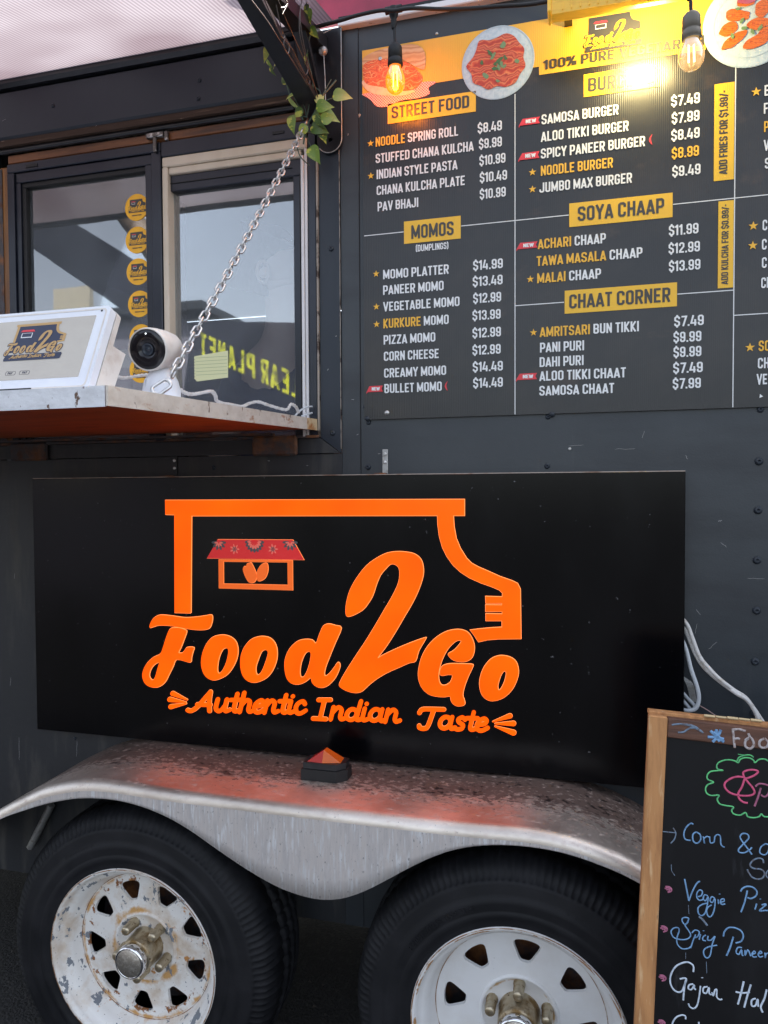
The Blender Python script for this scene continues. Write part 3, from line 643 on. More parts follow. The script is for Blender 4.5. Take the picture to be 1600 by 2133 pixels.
# latch hardware between the windows
mb = MB(); mb.box(-1.010, -1.001, -.024, -.0145, 2.208, 2.2445, .0025); mb.box(-1.030, -.982, -.022, -.0085, 2.2450, 2.2560, .0015); mb.box(-.981, -.972, -.018, -.0086, 2.236, 2.258, .0015)
mb.build('window_latch', mat('dark_latch_steel', (.12, .11, .10), .4, .7, [((.45, .44, .42), (60, 60, 60), .5, .6)]), TR)

# rivets and screws on the side
def screw_mesh(mb, x, y, z, r=.0065):
    mb.lathe([(0, r*1.15), (r*.25, r*1.1), (r*.6, r*.75), (r*.75, r*.42), (r*.40, r*.32), (r*.38, 0)], (x, y, z), Vector((0, -1, 0)), 14)
for (px, py, yy, r) in [(110, 220, .031, .0045), (415, 167, .031, .0045), (413, 205, .031, .0045), (690, 518, .0045, .0055), (693, 902, .0045, .0055),
        (767, 973, .0015, .0055), (1140, 971, 0, .0055), (1187, 935, 0, .003), (1581, 961, 0, .0072), (1579, 1063, 0, .0072), (1577, 1167, 0, .0072),
        (1576, 1272, 0, .0072), (1573, 1378, 0, .0072), (768, 880, 0, .005), (760, 848, 0, .0035), (1142, 868, 0, .0055), (1584, 853, 0, .006), (445, 974, 0, .005), (156, 1538, 0, .004), (910, 70, 0, .003), (749, 240, 0, .0028), (1571, 1485, 0, .0072)]:
    p = at(px, py, yy); m = MB(); screw_mesh(m, p.x, -yy, p.z, r); m.build('screw', slate2 if r > .0031 else galv, TR, origin=(p.x, -yy, p.z))

# chips and scratches in the paint
rc_ = random.Random(11)
chipm = mat('bare_primer_chip', (.42, .42, .42), .7)
for (px, py, L, an) in [(1200, 928, 30, .05), (1302, 935, 40, 0), (1340, 905, 16, 1.3), (1430, 952, 9, -1.2), (1500, 1085, 8, .2), (1508, 1135, 14, -.7), (1455, 1275, 14, -.9), (1450, 1310, 20, 1.4), (1485, 1345, 22, .8), (1575, 1205, 30, 0),
        (745, 905, 5, .4), (700, 700, 4, 0), (683, 770, 5, 1), (735, 832, 7, 0), (790, 945, 6, 0), (30, 1200, 16, 1.5), (22, 1420, 22, 1.45), (40, 1560, 60, 1.55), (160, 1560, 40, 1.5), (725, 280, 5, 1.2), (748, 243, 7, 1.0), (200, 262, 5, .3), (8, 250, 12, .3), (560, 960, 5, 0), (640, 970, 4, 0)]:
    p = at(px, py, .0012 if px > 745 else (.0312 if py < 300 and px < 600 else .0058)); Lm = L*.00105; m = MB(); P = []
    for k in range(7):
        t = k/6-.5; P.append((p.x+math.cos(an)*Lm*t+rc_.uniform(-.0007, .0007), p.y, p.z+math.sin(an)*Lm*t+rc_.uniform(-.0007, .0007)))
    m.tube(P, [.00015]+[rc_.uniform(.0003, .0008) if L < 12 else .00028]*5+[.00015], 5, True, Vector((0, -1, 0)), .3); m.build('paint_chip', chipm, TR)

# fender
def ztop(x):
    s_ = abs(x+.53); K = [(0, .740), (.30, .741), (.45, .746), (.52, .741), (.614, .716), (.73, .657), (.81, .606), (.90, .548), (1.0, .492), (1.06, .455)]
    for (a, za), (b, zb) in zip(K, K[1:]):
        if s_ <= b: return za+(zb-za)*(s_-a)/(b-a)
    return K[-1][1]
KS = [(-1.60, .0), (-1.262, .014), (-1.15, .028), (-1.019, .029), (-.947, .028), (-.90, .032), (-.854, .040), (-.79, .062), (-.72, .100), (-.66, .130), (-.602, .155), (-.56, .168), (-.50, .175), (-.473, .174), (-.42, .157), (-.36, .120), (-.302, .080), (-.25, .050), (-.209, .034), (-.16, .024), (-.12, .021), (-.06, .020), (-.016, .020), (.05, .020), (.14, .020), (.6, .02)]
def drop(x):
    for (a, za), (b, zb) in zip(KS, KS[1:]):
        if x <= b: return za+(zb-za)*(x-a)/(b-a)
    return .02
OF = .28
xs = list(np.linspace(-1.58, .52, 120)); rows = []; mb = MB(); RB = .022
def sm_(f, x): return sum(f(x+d)*w for d, w in ((-.03, .2), (-.015, .2), (0, .2), (.015, .2), (.03, .2)))
for x in xs:
    zt = sm_(ztop, x); dz = max(.014, sm_(drop, x))
    sec = [(.0, .006), (-.06, .004), (-.12, .003), (-.18, .002), (-(OF-RB), 0)]
    sec += [(-(OF-RB)-RB*math.sin(a), -RB+RB*math.cos(a)) for a in np.linspace(.2, PI/2, 7)]
    rows.append([Vector((x, y-.001, zt+z)) for y, z in sec])
n = len(rows[0]); vs = [p for r in rows for p in r]
mb.add(vs, [(i*n+j, (i+1)*n+j, (i+1)*n+j+1, i*n+j+1) for i in range(len(rows)-1) for j in range(n-1)], True)
vs2 = [p-Vector((0, 0, .003)) if abs(p.y) < OF-RB else p+Vector((0, .003, -.001)) for p in vs]
mb.add(vs2, [(i*n+j, i*n+j+1, (i+1)*n+j+1, (i+1)*n+j) for i in range(len(rows)-1) for j in range(n-1)], True)
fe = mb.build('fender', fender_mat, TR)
mb = MB(); vs = []
for x in xs:
    zt = sm_(ztop, x)-RB; dz = max(.002, sm_(drop, x)-RB*.6)
    for k in range(5): vs.append(Vector((x, -OF-.001, zt-dz*k/4)))
    vs.append(Vector((x, -OF+.0015, zt-dz-.0008)))
    vs.append(Vector((x, -OF+.003, zt-dz)))
    vs.append(Vector((x, -OF+.003, zt)))
mb.add(vs, [(i*8+j, (i+1)*8+j, (i+1)*8+j+1, i*8+j+1) for i in range(len(xs)-1) for j in range(7)], True)
mb.build('skirt', skirt_mat, fe)

# side marker lamp on the fender
p = at(680, 1600, .135); lx = p.x; ly = -.132; lz = .743
def hexa(w, d, z): return [Vector((lx+a*w, ly+b*d, z)) for a, b in ((-1, -1), (.62, -1), (1, -.25), (1, .8), (.7, 1), (-.75, 1), (-1, .6))]
mb = MB(); mb.prism(hexa(.050, .028, lz), (0, 0, .024)); ml = mb.build('marker_lamp', rubber_black, TR, label='red and amber marker lamp on a black rubber foot')
mb = MB(); mb.prism([q+Vector((0, 0, .0245)) for q in hexa(.046, .025, lz)], (0, 0, .014)); mb.build('lamp_base', black_metal, ml)
A = [Vector((lx-.038, ly-.021, lz+.0388)), Vector((lx-.003, ly-.023, lz+.0388)), Vector((lx+.036, ly-.012, lz+.0388)), Vector((lx+.034, ly+.018, lz+.0388)), Vector((lx-.003, ly+.021, lz+.0388)), Vector((lx-.036, ly+.016, lz+.0388)), Vector((lx-.003, ly-.010, lz+.063)), Vector((lx-.003, ly+.010, lz+.062))]
mb = MB(); A2 = [A[i] for i in (0, 1, 4, 5, 6, 7)]; mb.add(A2, [(0, 1, 4), (3, 0, 4, 5), (2, 3, 5)]); mb.build('lens', lens_red, ml)
mb = MB(); A2 = [A[i] for i in (1, 2, 3, 4, 6, 7)]; mb.add(A2, [(0, 1, 4), (1, 2, 5, 4), (2, 3, 5)]); mb.build('lens', lens_amb, ml)

# wheels
def wheel(cx, tm, rm, nh, a0, lug0, label, words):
    c = Vector((cx, 0, .335)); ax = Vector((0, -1, 0))
    prof = [(.065, .200), (.05, .235), (.038, .270), (.045, .300), (.058, .316), (.066, .324), (.080, .3300), (.096, .3325), (.098, .3245), (.104, .3245), (.106, .333), (.128, .3345), (.130, .326), (.136, .326), (.138, .3345), (.162, .3335), (.164, .325), (.170, .325), (.172, .332),
            (.206, .3305), (.221, .3260), (.234, .3180), (.2415, .3080), (.2460, .296), (.2478, .2945), (.2490, .287), (.2520, .272), (.2530, .2625), (.2548, .2610), (.2548, .252), (.2536, .240), (.2536, .236), (.2546, .235), (.2530, .224), (.2505, .219), (.2500, .2125), (.2495, .2075), (.2470, .2035)]
    n = 420; vs = []; fs = []
    for i, (h, r) in enumerate(prof):
        for k in range(n):
            rr = r; hh = h; an = 2*PI*k/n
            g = k % 3 == 0; g2 = k % 6 == 1
            if g and 19 <= i <= 23: rr -= .0038; hh -= .0025
            if g2 and 18 <= i <= 20: rr -= .003
            if g and 4 <= i <= 6: rr -= .005
            if k % 6 == 2 and i in (7, 10, 11, 14, 15, 18): rr -= .005
            vs.append(c+ax*hh+Vector((math.cos(an)*rr, 0, math.sin(an)*rr)))
    for i in range(len(prof)-1):
        for k in range(n): fs.append((i*n+k, (i+1)*n+k, (i+1)*n+(k+1) % n, i*n+(k+1) % n))
    mb = MB(); mb.add(vs, fs, True)
    wh = mb.build('wheel', tm, TR, origin=c, label=label)
    # writing pressed into the sidewall
    for (s_, hgt, r0, adeg, k, wt) in words:
        m = MB(); x = 0
        for ch in s_:
            if ch == ' ': x += .3*hgt*k; continue
            def fn(u, v, w, x=x):
                th = rad(adeg)-(x+u*hgt*k)/r0; rr = r0+v*hgt
                return c+ax*(.2546+w if rr < .2605 else .2524-(rr-.262)*.20+w)+Vector((math.cos(th)*rr, 0, math.sin(th)*rr))
            add_shape(m, glyph(ch, wt), fn, .0016); x += (G[ch][1]+.12)*hgt*k
        m.build('raised_lettering', tm, wh, origin=c)
    # rim: lip, barrel
    mb = MB(); mb.lathe([(.243, .2035), (.2505, .2075), (.2535, .2050), (.2520, .2000), (.2420, .1965), (.2350, .1950), (.2310, .1885), (.2270, .1820), (.2120, .1770), (.2030, .1735), (.1960, .1700), (.1900, .166)], c, ax, 96)
    rm_o = mb.build('rim', rm, wh, origin=c)
    mb = MB(); mb.lathe([(.2536, .2065), (.2541, .2055), (.2537, .2044)], c, ax, 96); mb.lathe([(.1935, .1690), (.1950, .1683), (.1937, .1672)], c, ax, 96); mb.build('rust_line', rust_edge, wh, origin=c)
    # disc with windows
    out = [(math.cos(2*PI*k/72)*.1675, math.sin(2*PI*k/72)*.1675) for k in range(72)]; loops = [out]
    tm_ = [(-.0262, .139), (-.0245, .1455), (-.017, .1495), (0, .1515), (.017, .1495), (.0245, .1455), (.0262, .139), (.020, .126), (.0115, .1105), (.006, .1065), (-.006, .1065), (-.0115, .1105), (-.020, .126)]
    for q in range(nh):
        a = rad(a0)-q*2*PI/nh; e = (-math.sin(a), math.cos(a)); f = (math.cos(a), math.sin(a))
        loops.append([(e[0]*x+f[0]*y, e[1]*x+f[1]*y) for x, y in smooth(tm_, True, 2)])
    inner = [(math.cos(2*PI*k/48)*.079, math.sin(2*PI*k/48)*.079) for k in range(48)]; loops.append(inner)
    def prof_o(r): return .1935
    mb = MB(); add_shape(mb, loops, lambda u, v, w: c+Vector((u, 0, v))+ax*(prof_o(math.hypot(u, v))))
    for lp in loops[1:-1]:
        m = len(lp); k = MB; vs = [c+Vector((u, 0, v))+ax*(prof_o(math.hypot(u, v))) for u, v in lp]; cx_ = sum(u for u, v in lp)/m; cz_ = sum(v for u, v in lp)/m
        vs2 = [c+Vector((cx_+(u-cx_)*.93, 0, cz_+(v-cz_)*.93))+ax*(prof_o(math.hypot(u, v))-.006) for u, v in lp]
        mb.add(vs+vs2, [(i, (i+1) % m, (i+1) % m+m, i+m) for i in range(m)], True)
    mb.lathe([(.1935, .0790), (.1965, .0770), (.1970, .0745), (.1950, .0715), (.1890, .066), (.1870, .036)], c, ax, 64)
    mb.build('wheel_disc', rm, wh, origin=c)
    mb = MB(); mb.lathe([(.180, .0425), (.190, .0415), (.212, .0405), (.234, .0390), (.2375, .0355), (.2375, 0)], c, ax, 40); mb.build('hub', hub_mat, wh, origin=c)
    mb = MB(); mb.lathe([(.2375, .0330), (.2420, .0365), (.2475, .0371), (.2560, .0357), (.2600, .0327), (.2585, .0307)], c, ax, 40); mb.build('hub_cap', chrome, wh, origin=c)
    mb = MB(); mb.lathe([(.2583, .0308), (.2600, .0290), (.2602, 0)], c, ax, 40); mb.build('hub_cap_face', cap_face, wh, origin=c)
    for q in range(5):
        a = rad(lug0)-q*2*PI/5; lc = c+Vector((math.cos(a)*.0572, 0, math.sin(a)*.0572))
        mb = MB(); mb.lathe([(.180, .0130), (.192, .0120), (.1935, .0112), (.2240, .0104), (.2270, .0092), (.2285, .0062), (.2288, 0)], lc, ax, 16); mb.build('lug_nut', hub_mat, wh, origin=lc)
    mb = MB(); mb.lathe([(.12, .0), (.12, .165)], c, ax, 32); mb.build('brake_drum', rust, wh, origin=c)
wheel(-.948, tyre_mat, rim_rust, 9, 106, 122, 'wheel with rust stained peeling white rim', [('FARZIO', .020, .264, 128, 1.35, .1), ('FARZIO', .020, .264, -40, 1.35, .1)])
wheel(-.107, tyre_mat2, rim_clean, 8, 84, 90, 'wheel with cleaner white rim', [('P205/70R15 95S M+S', .0125, .2420, 147, 1.3, .09), ('FARZIO', .022, .264, -155, 1.35, .1), ('FARZIO', .022, .264, 70, 1.35, .1)])

# ================================================================== SERVING SHELF
SH = thing('serving_shelf', (-1.03, -.4, 1.50), 'chipped white edged fold-down serving shelf with rust brown underside below the windows', 'shelf')
XS0, XS1, OS = -2.20, -.590, .79
def zs(o): return 1.541-.031*o/.79          # top face
def slab(mb, xa, xb, oa, ob, t0, t1):       # a slice of the shelf between distances t0 < t1 under the top
    v = []
    for x in (xa, xb):
        for o in (oa, ob):
            for t in (t0, t1): v.append((x, -o, zs(o)-t))
    mb.add(v, [(0, 1, 3, 2), (4, 6, 7, 5), (0, 4, 5, 1), (2, 3, 7, 6), (0, 2, 6, 4), (1, 5, 7, 3)])
mb = MB(); slab(mb, XS0+.003, XS1-.003, .012, OS-.003, .0015, .0235); mb.build('board', shelf_under, SH)
mb = MB(); slab(mb, XS0, XS1-.0045, OS-.0028, OS, 0, .0275); mb.build('front_edge', shelf_front, SH)
mb = MB(); slab(mb, XS1-.0028, XS1, .075, OS, 0, .0265); slab(mb, XS1-.0044, XS1-.003, .1, OS-.0005, -.0006, .0003); mb.build('side_edge', shelf_side, SH)
mb = MB(); slab(mb, XS1-.0028, XS1+.0002, .010, .0745, 0, .0262); mb.build('side_edge', shelf_end, SH, label='rust bled end of the side edge')
mb = MB(); slab(mb, XS0, XS1-.0048, .012, OS-.0032, -.0004, .0011); mb.build('top_sheet', white_pl, SH)
mb = MB(); mb.box(-1.48, -.70, -.030, -.004, 1.5045, 1.5100); mb.build('hinge_rail', rust, SH)
for x0_, x1_ in ((-1.46, -1.343), (-.756, -.640)):
    mb = MB(); mb.box(x0_, x1_, -.016, -.005, 1.456, 1.5042, .007); mb.build('bracket', rust, SH)

# ================================================================== CHAINS
def link_mesh(mb, c, t, nrm, L=.0285, Wd=.0165, r=.00205):
    side = t.cross(nrm).normalized(); R_ = (Wd-2*r)/2; h = (L-2*r)/2-R_; pts = []
    for k in range(16):
        a = 2*PI*k/16; off = h if math.sin(a) >= 0 else -h
        pts.append(c+t*(math.sin(a)*R_+off)+side*(math.cos(a)*R_))
    mb.ring(pts, r, 7)
def chain(p0, p1, sag, label, a0=0.3, extra=()):
    top = Vector(p0); bot = Vector(p1); ch = thing('support_chain', (bot.x, bot.y, bot.z), label, 'chain', 'chains holding the serving shelf')
    P = [top.lerp(bot, t)+Vector((0, 0, -sag*4*t*(1-t))) for t in np.linspace(0, 1, 400)]
    L = sum((P[i+1]-P[i]).length for i in range(399)); pitch = .0205; n = int(L/pitch); acc = 0; k = 0; tgt = pitch*.5
    for i in range(399):
        d = (P[i+1]-P[i]).length
        while acc+d >= tgt and k < n:
            q = P[i].lerp(P[i+1], (tgt-acc)/d); t = (P[i+1]-P[i]).normalized()
            base = t.cross(Vector((1, 0, 0))).normalized(); other = t.cross(base)
            an = a0+(PI/2 if k % 2 else 0)+.12*math.sin(k*1.7); nr = base*math.cos(an)+other*math.sin(an)
            m = MB(); link_mesh(m, q, t, nr); m.build('link', galv, ch, origin=q); k += 1; tgt += pitch
        acc += d
    for (c, t, nr, L_, W_) in extra:
        m = MB(); link_mesh(m, Vector(c), Vector(t).normalized(), Vector(nr).normalized(), L_, W_, .0026); m.build('shackle', galv, ch, origin=c)
CB = (-.596, -.640, 1.533)
chain((-.593, -.050, 2.213), CB, .006, 'grey steel link chain running from the ivy down to the shelf beside the round camera', 1.1,
      [((-.598, -.652, 1.527), (-.45, -.6, -.55), (.5, -.6, .4), .036, .021)])
chain((-1.478, -.050, 2.235), (-2.15, -.62, 1.535), .006, 'grey steel chain at the far end of the shelf, by the ochre window post')

# ================================================================== MENU BOARD
MX0, MX1, MZ0, MZ1 = -.475, .92, 1.536, 2.376
MBD = thing('menu_board', (.2, 0, MZ0), 'large charcoal printed menu board with yellow headings fixed to the trailer side', 'menu board')
mb = MB(); mb.box(MX0, MX1, -.006, -.0005, MZ0, MZ1); mb.build('board_sheet', menu_blk, MBD)
Y1, Y2, Y3, Y4 = -.0066, -.0072, -.0078, -.0084
def quad(x0, x1, z0, z1, y, name, m, par=MBD): b = MB(); b.add([(x0, y, z0), (x1, y, z0), (x1, y, z1), (x0, y, z1)], [(0, 1, 2, 3)]); return b.build(name, m, par)
def X(px, py): return at(px, py, .006).x
def Z(px, py): return at(px, py, .006).z
zband = Z(1111, 141)
band = [(MX0, zband), (X(1123, 150), zband), (X(1123, 150), Z(1123, 156.5)), (X(1470, 103), Z(1123, 156.5)), (X(1470, 84), zband), (MX1, zband), (MX1, MZ1-.0005), (MX0, MZ1-.0005)]
mb = MB(); add_shape(mb, [band], wallfn(Y1)); mb.build('header_band', band_mat, MBD)
def hbox(xl, yt, yb, xr, txt, tx0, ty, tx1, hpx=None):
    x0, x1 = X(xl, yb), X(xr, yb); z1, z0 = Z(xl, yt), Z(xl, yb); quad(x0, x1, z0, z1, Y2, 'heading_strip', head_yel)
    m = MB(); a = at(tx0, ty, .006); b = at(tx1, ty, .006); put_text(m, txt, wallfn(Y3), a.x, a.z, (z1-z0)*.615, b.x-a.x, .078); m.build('heading_text', txt_dark, MBD)
hbox(808.1, 217.5, 258.8, 991.6, 'STREET FOOD', 816, 248, 978)
hbox(1216, 156, 203, 1375, 'BURGERS', 1225, 192.5, 1363)
hbox(842, 462, 508.5, 960, 'MOMOS', 857, 498.5, 945.6)
hbox(1185.9, 424.3, 473.6, 1400.9, 'SOYA CHAAP', 1203.4, 461.5, 1383)
hbox(1176.4, 605.9, 653.8, 1410, 'CHAAT CORNER', 1185.6, 643.5, 1396.5)
def line(segs, x, y, xr, h=.0213, name='dish_name', wt=.076):
    a = at(x, y, .006); e = at(xr, y, .006); full = ''.join(s for s, _ in segs); k = (e.x-a.x)/text_w(full); u = a.x
    for s, mt in segs:
        s2 = s.rstrip(' '); m = MB(); put_text(m, s2, wallfn(Y3), u, a.z, h, k*text_w(s2), wt); m.build(name, mt, MBD)
        u += k*(text_w(s2)+.065+.22*(len(s)-len(s2)))
w_, y_ = txt_white, txt_yel
for segs, x, y, xr in [
 ([('NOODLE ', y_), ('SPRING ROLL', w_)], 783, 306.5, 955), ([('STUFFED CHANA KULCHA', w_)], 783, 341, 987), ([('INDIAN STYLE PASTA', w_)], 785, 374, 953.3),
 ([('CHANA KULCHA PLATE', w_)], 785, 407.5, 969), ([('PAV BHAJI', w_)], 787, 441, 872),
 ([('SAMOSA BURGER', w_)], 1128.1, 260.5, 1288.4), ([('ALOO TIKKI BURGER', w_)], 1127.2, 296.5, 1309.4), ([('SPICY PANEER BURGER', w_)], 1126.6, 331.5, 1343.8),
 ([('NOODLE BURGER', y_)], 1126.6, 367, 1277), ([('JUMBO MAX BURGER', w_)], 1124.4, 402.5, 1316.6),
 ([('ACHARI ', y_), ('CHAAP', w_)], 1120.8, 519.5, 1261.8), ([('TAWA MASALA ', y_), ('CHAAP', w_)], 1118, 555, 1337.8), ([('MALAI ', y_), ('CHAAP', w_)], 1119, 590.5, 1251.7),
 ([('AMRITSARI ', y_), ('BUN TIKKI', w_)], 1124.8, 702.5, 1331), ([('PANI PURI', w_)], 1124.8, 734.8, 1217), ([('DAHI PURI', w_)], 1124, 765, 1216),
 ([('ALOO TIKKI CHAAT', w_)], 1124, 794, 1303.7), ([('SAMOSA CHAAT', w_)], 1123.5, 824.6, 1279.4),
 ([('MOMO PLATTER', w_)], 798.4, 582.2, 935.5), ([('PANEER MOMO', w_)], 798.4, 614.7, 924.9), ([('VEGETABLE MOMO', w_)], 799, 649.2, 958),
 ([('KURKURE ', y_), ('MOMO', w_)], 799, 684.2, 935.5), ([('PIZZA MOMO', w_)], 799.5, 718.2, 907.6), ([('CORN CHEESE', w_)], 800, 752.4, 914.8),
 ([('CREAMY MOMO', w_)], 800.4, 787.2, 930), ([('BULLET MOMO', w_)], 801, 819.4, 921),
 ([('E', w_)], 1592, 201, 1602), ([('F', w_)], 1590.6, 238, 1600), ([('P', y_)], 1591, 276, 1601), ([('V', w_)], 1590.6, 315, 1602), ([('S', w_)], 1592.8, 352.5, 1603),
 ([('C', w_)], 1588, 481, 1598), ([('C', w_)], 1586.5, 521, 1597), ([('C', w_)], 1586.5, 559, 1597), ([('CH', w_)], 1585, 601, 1607),
 ([('SO', y_)], 1579.8, 732, 1604), ([('CH', w_)], 1578, 768, 1602), ([('VE', w_)], 1576, 801.5, 1598)]:
    line(segs, x, y, xr)
line([('(DUMPLINGS)', w_)], 866.5, 525, 934.6, .0150, 'heading_note')
def price(t, x, y, xr, mt=txt_white): line([(t, mt)], x, y, xr, .0215, 'price')
for t, x, y, xr in [('$8.49', 995.3, 278.5, 1046), ('$9.99', 997.9, 311.5, 1046), ('$10.99', 998.8, 346, 1053.4), ('$10.49', 999.6, 381.3, 1056.8), ('$10.99', 999.6, 415.8, 1054),
 ('$7.49', 1397.8, 223, 1457.8), ('$7.99', 1399, 259, 1457), ('$8.49', 1398, 294.5, 1457.5), ('$9.49', 1400, 369.5, 1459.3),
 ('$11.99', 1393, 492, 1455), ('$12.99', 1392.4, 529.5, 1458), ('$13.99', 1393, 566.5, 1459),
 ('$7.49', 1404, 681, 1466), ('$9.99', 1402.6, 714, 1461), ('$9.99', 1402.6, 745, 1461), ('$7.49', 1401.9, 778, 1464), ('$7.99', 1401, 810.5, 1460),
 ('$14.99', 985.8, 564, 1048), ('$13.49', 985, 597.5, 1047.5), ('$12.99', 985.8, 632.5, 1044.5), ('$13.99', 984.4, 668, 1043.5), ('$12.99', 984.4, 704.5, 1044), ('$12.99', 984.4, 740, 1043.5), ('$14.49', 985, 775, 1048), ('$14.49', 985.8, 808.5, 1048)]:
    price(t, x, y, xr)
price('$8.99', 1399, 331.5, 1456, txt_yel)
# 100% PURE VEGETARIAN
m = MB(); a = at(1132.8, 146, .006); e = at(1466, 146, .006); put_text(m, '100% PURE VEGETARIAN', wallfn(Y3), a.x, a.z, .0200, e.x-a.x, .082); m.build('slogan', txt_dark, MBD)
# upright add-on strips
for (xa, xb, yt, yb, t, tx0, tx1, ty0, ty1) in ((1486.6, 1528.5, 176.6, 378, 'ADD FRIES FOR $1.99/-', 1498, 1515.6, 362.5, 187.5), (1495, 1527.0, 420.3, 601, 'ADD KULCHA FOR $0.99/-', 1502.8, 1517.3, 592.4, 425.3)):
    quad(X(xa, yb), X(xb, yb), Z(xa, yb), Z(xa, yt), Y2, 'addon_strip', head_yel)
    xb_ = X(tx1, (ty0+ty1)/2); z0_ = Z(tx1, ty0); z1_ = Z(tx1, ty1); hh = xb_-X(tx0, (ty0+ty1)/2)
    m = MB(); put_text(m, t, lambda u, v, w: (xb_-v, Y3-w, z0_+u), 0, 0, hh, z1_-z0_, .08); m.build('addon_text', txt_dark, MBD)
# divider lines
xA, xB = X(1073, 500), X(1530, 450); LW = .0009
quad(xA-LW, xA+LW, MZ0+.001, zband-.05, Y1-.0002, 'divider_line', txt_white); quad(xB-LW, xB+LW, MZ0+.001, Z(1532, 120), Y1-.0002, 'divider_line', txt_white)
zA = Z(1073, 459.5); zB = Z(1073, 637); zC = Z(1529, 657)
for x0_, x1_, z_ in ((MX0+.002, X(841, 480), zA), (X(961, 480), xA-LW*1.2, zA), (xA+LW*1.2, X(1185, 449), zA), (X(1402, 425), xB-LW*1.2, zA), (xB+LW*1.2, MX1, zA),
                     (xA+LW*1.2, X(1175, 628), zB), (X(1411, 610), xB-LW*1.2, zB), (xB+LW*1.2, MX1, zC)):
    quad(x0_, x1_, z_-LW, z_+LW, Y1-.0002, 'divider_line', txt_white)
# stars, new ribbons, chillies
for (px, py) in [(772.5, 299.3), (773, 367), (1109.4, 359.4), (1109.4, 394.7), (1105, 582), (1111.6, 693), (784, 570.9), (784.6, 639.3), (785, 675.8), (1575, 192), (1569, 471), (1568, 512), (1562, 724)]:
    c = at(px, py, .006); sc = 1.15 if px > 1500 else 1
    lp = [(c.x+math.cos(PI/2+k*PI/5)*(.0082 if k % 2 == 0 else .0033)*sc, c.z+math.sin(PI/2+k*PI/5)*(.0082 if k % 2 == 0 else .0033)*sc) for k in range(10)]
    m = MB(); add_shape(m, [lp], wallfn(Y3)); m.build('star', txt_yel, MBD)
for (xl, xr, yt, yb) in [(1081, 1125, 246.5, 260), (1080, 1124, 318, 332), (1076, 1120, 505, 518), (1075, 1119, 778, 791), (764, 798, 804, 816.5)]:
    x0_, x1_ = X(xl, yb), X(xr, yb); zt, zb = Z((xl+xr)/2, yt), Z((xl+xr)/2, yb); w2 = x1_-x0_
    m = MB(); add_shape(m, [[(x0_, zb-.004), (x0_+.003, zb), (x1_, zb), (x1_-w2*.08, (zt+zb)/2), (x1_, zt), (x0_+w2*.18, zt), (x0_, zb)][::1]], wallfn(Y3)); m.build('new_ribbon', red_print, MBD)
    m = MB(); put_text(m, 'NEW', wallfn(Y4), x0_+w2*.33, zb+(zt-zb)*.22, (zt-zb)*.56, w2*.48, .10); m.build('ribbon_text', txt_white, MBD)
for (px, py) in ((1355.6, 291), (930, 803.8)):
    c = at(px, py, .006); m = MB(); add_shape(m, [smooth([(c.x+.003, c.z+.010), (c.x-.0015, c.z+.005), (c.x-.0035, c.z-.001), (c.x-.001, c.z-.007), (c.x+.003, c.z-.011), (c.x+.001, c.z-.004), (c.x+.0005, c.z+.003)])], wallfn(Y3)); m.build('chilli_mark', red_print, MBD)
c = at(1585, 825, .006); m = MB(); add_shape(m, [[(c.x-.003, c.z-.004), (c.x+.004, c.z-.001), (c.x-.002, c.z+.004)]], wallfn(Y3)); m.build('arrow_mark', txt_white, MBD)

# food pictures printed on the board
plate_m = ribs(mat('print_plate', (.52, .60, .66), .35, 0, [((.42, .52, .60), (120, 120, 120), .45, .6)]), 250, .2)
plate_in = mat('print_plate_inner', (.46, .55, .62), .35)
masala = food_mat('print_masala_food', [(.42, .035, .012), (.62, .09, .03), (.70, .22, .08), (.35, .02, .01), (.60, .12, .05)], 14, 9)
tikka = food_mat('print_tikka_pieces', [(.62, .11, .01), (.70, .20, .03), (.38, .05, .01), (.66, .15, .02)], 40, 5)
green_m = mat('print_green_leaf', (.06, .14, .04), .4); green2 = mat('print_green_light', (.16, .26, .12), .4); purple = mat('print_onion', (.45, .10, .18), .4)
def blob(c, rx, rz, seed, n=18, j=.14, rot=0):
    rnd = random.Random(seed); P = []
    for k in range(n):
        a = 2*PI*k/n; q = 1+rnd.uniform(-j, j); x = math.cos(a)*rx*q; z = math.sin(a)*rz*q
        P.append((c[0]+x*math.cos(rot)-z*math.sin(rot), c[1]+x*math.sin(rot)+z*math.cos(rot)))
    return smooth(P, True, 3)
def circ(c, r, n=64): return [(c[0]+math.cos(2*PI*k/n)*r, c[1]+math.sin(2*PI*k/n)*r) for k in range(n)]
c = at(1037, 131, .006); cc_ = (c.x, c.z); rP = .0785
m = MB(); add_shape(m, [circ(cc_, rP)], wallfn(Y2)); m.build('printed_plate', plate_m, MBD, origin=c)
m = MB(); add_shape(m, [circ(cc_, rP*.70), circ(cc_, rP*.685)], wallfn(Y3)); add_shape(m, [circ(cc_, rP*.985), circ(cc_, rP*.965)], wallfn(Y3)); m.build('plate_ring', plate_in, MBD)
m = MB(); add_shape(m, [blob((c.x-.001, c.z+.002), .060, .058, 3, 20, .13)], wallfn(Y4)); m.build('printed_food', masala, MBD, origin=c)
rnd = random.Random(5)
for k in range(16):
    a = rnd.uniform(0, 2*PI); q = rnd.uniform(.1, .85)*.055; m = MB()
    add_shape(m, [blob((c.x+math.cos(a)*q, c.z+math.sin(a)*q), rnd.uniform(.003, .009), rnd.uniform(.003, .005), k, 9, .3, rnd.uniform(0, 3))], wallfn(Y4-.0003-.00004*k)); m.build('printed_herb', green_m if k % 2 else green2, MBD)
c = at(1561, 48, .006); rP = .088; cc_ = (c.x+.002, c.z); c = Vector((cc_[0], 0, cc_[1]))
m = MB(); add_shape(m, [circ(cc_, rP)], wallfn(Y2)); m.build('printed_plate', plate_m, MBD, origin=c)
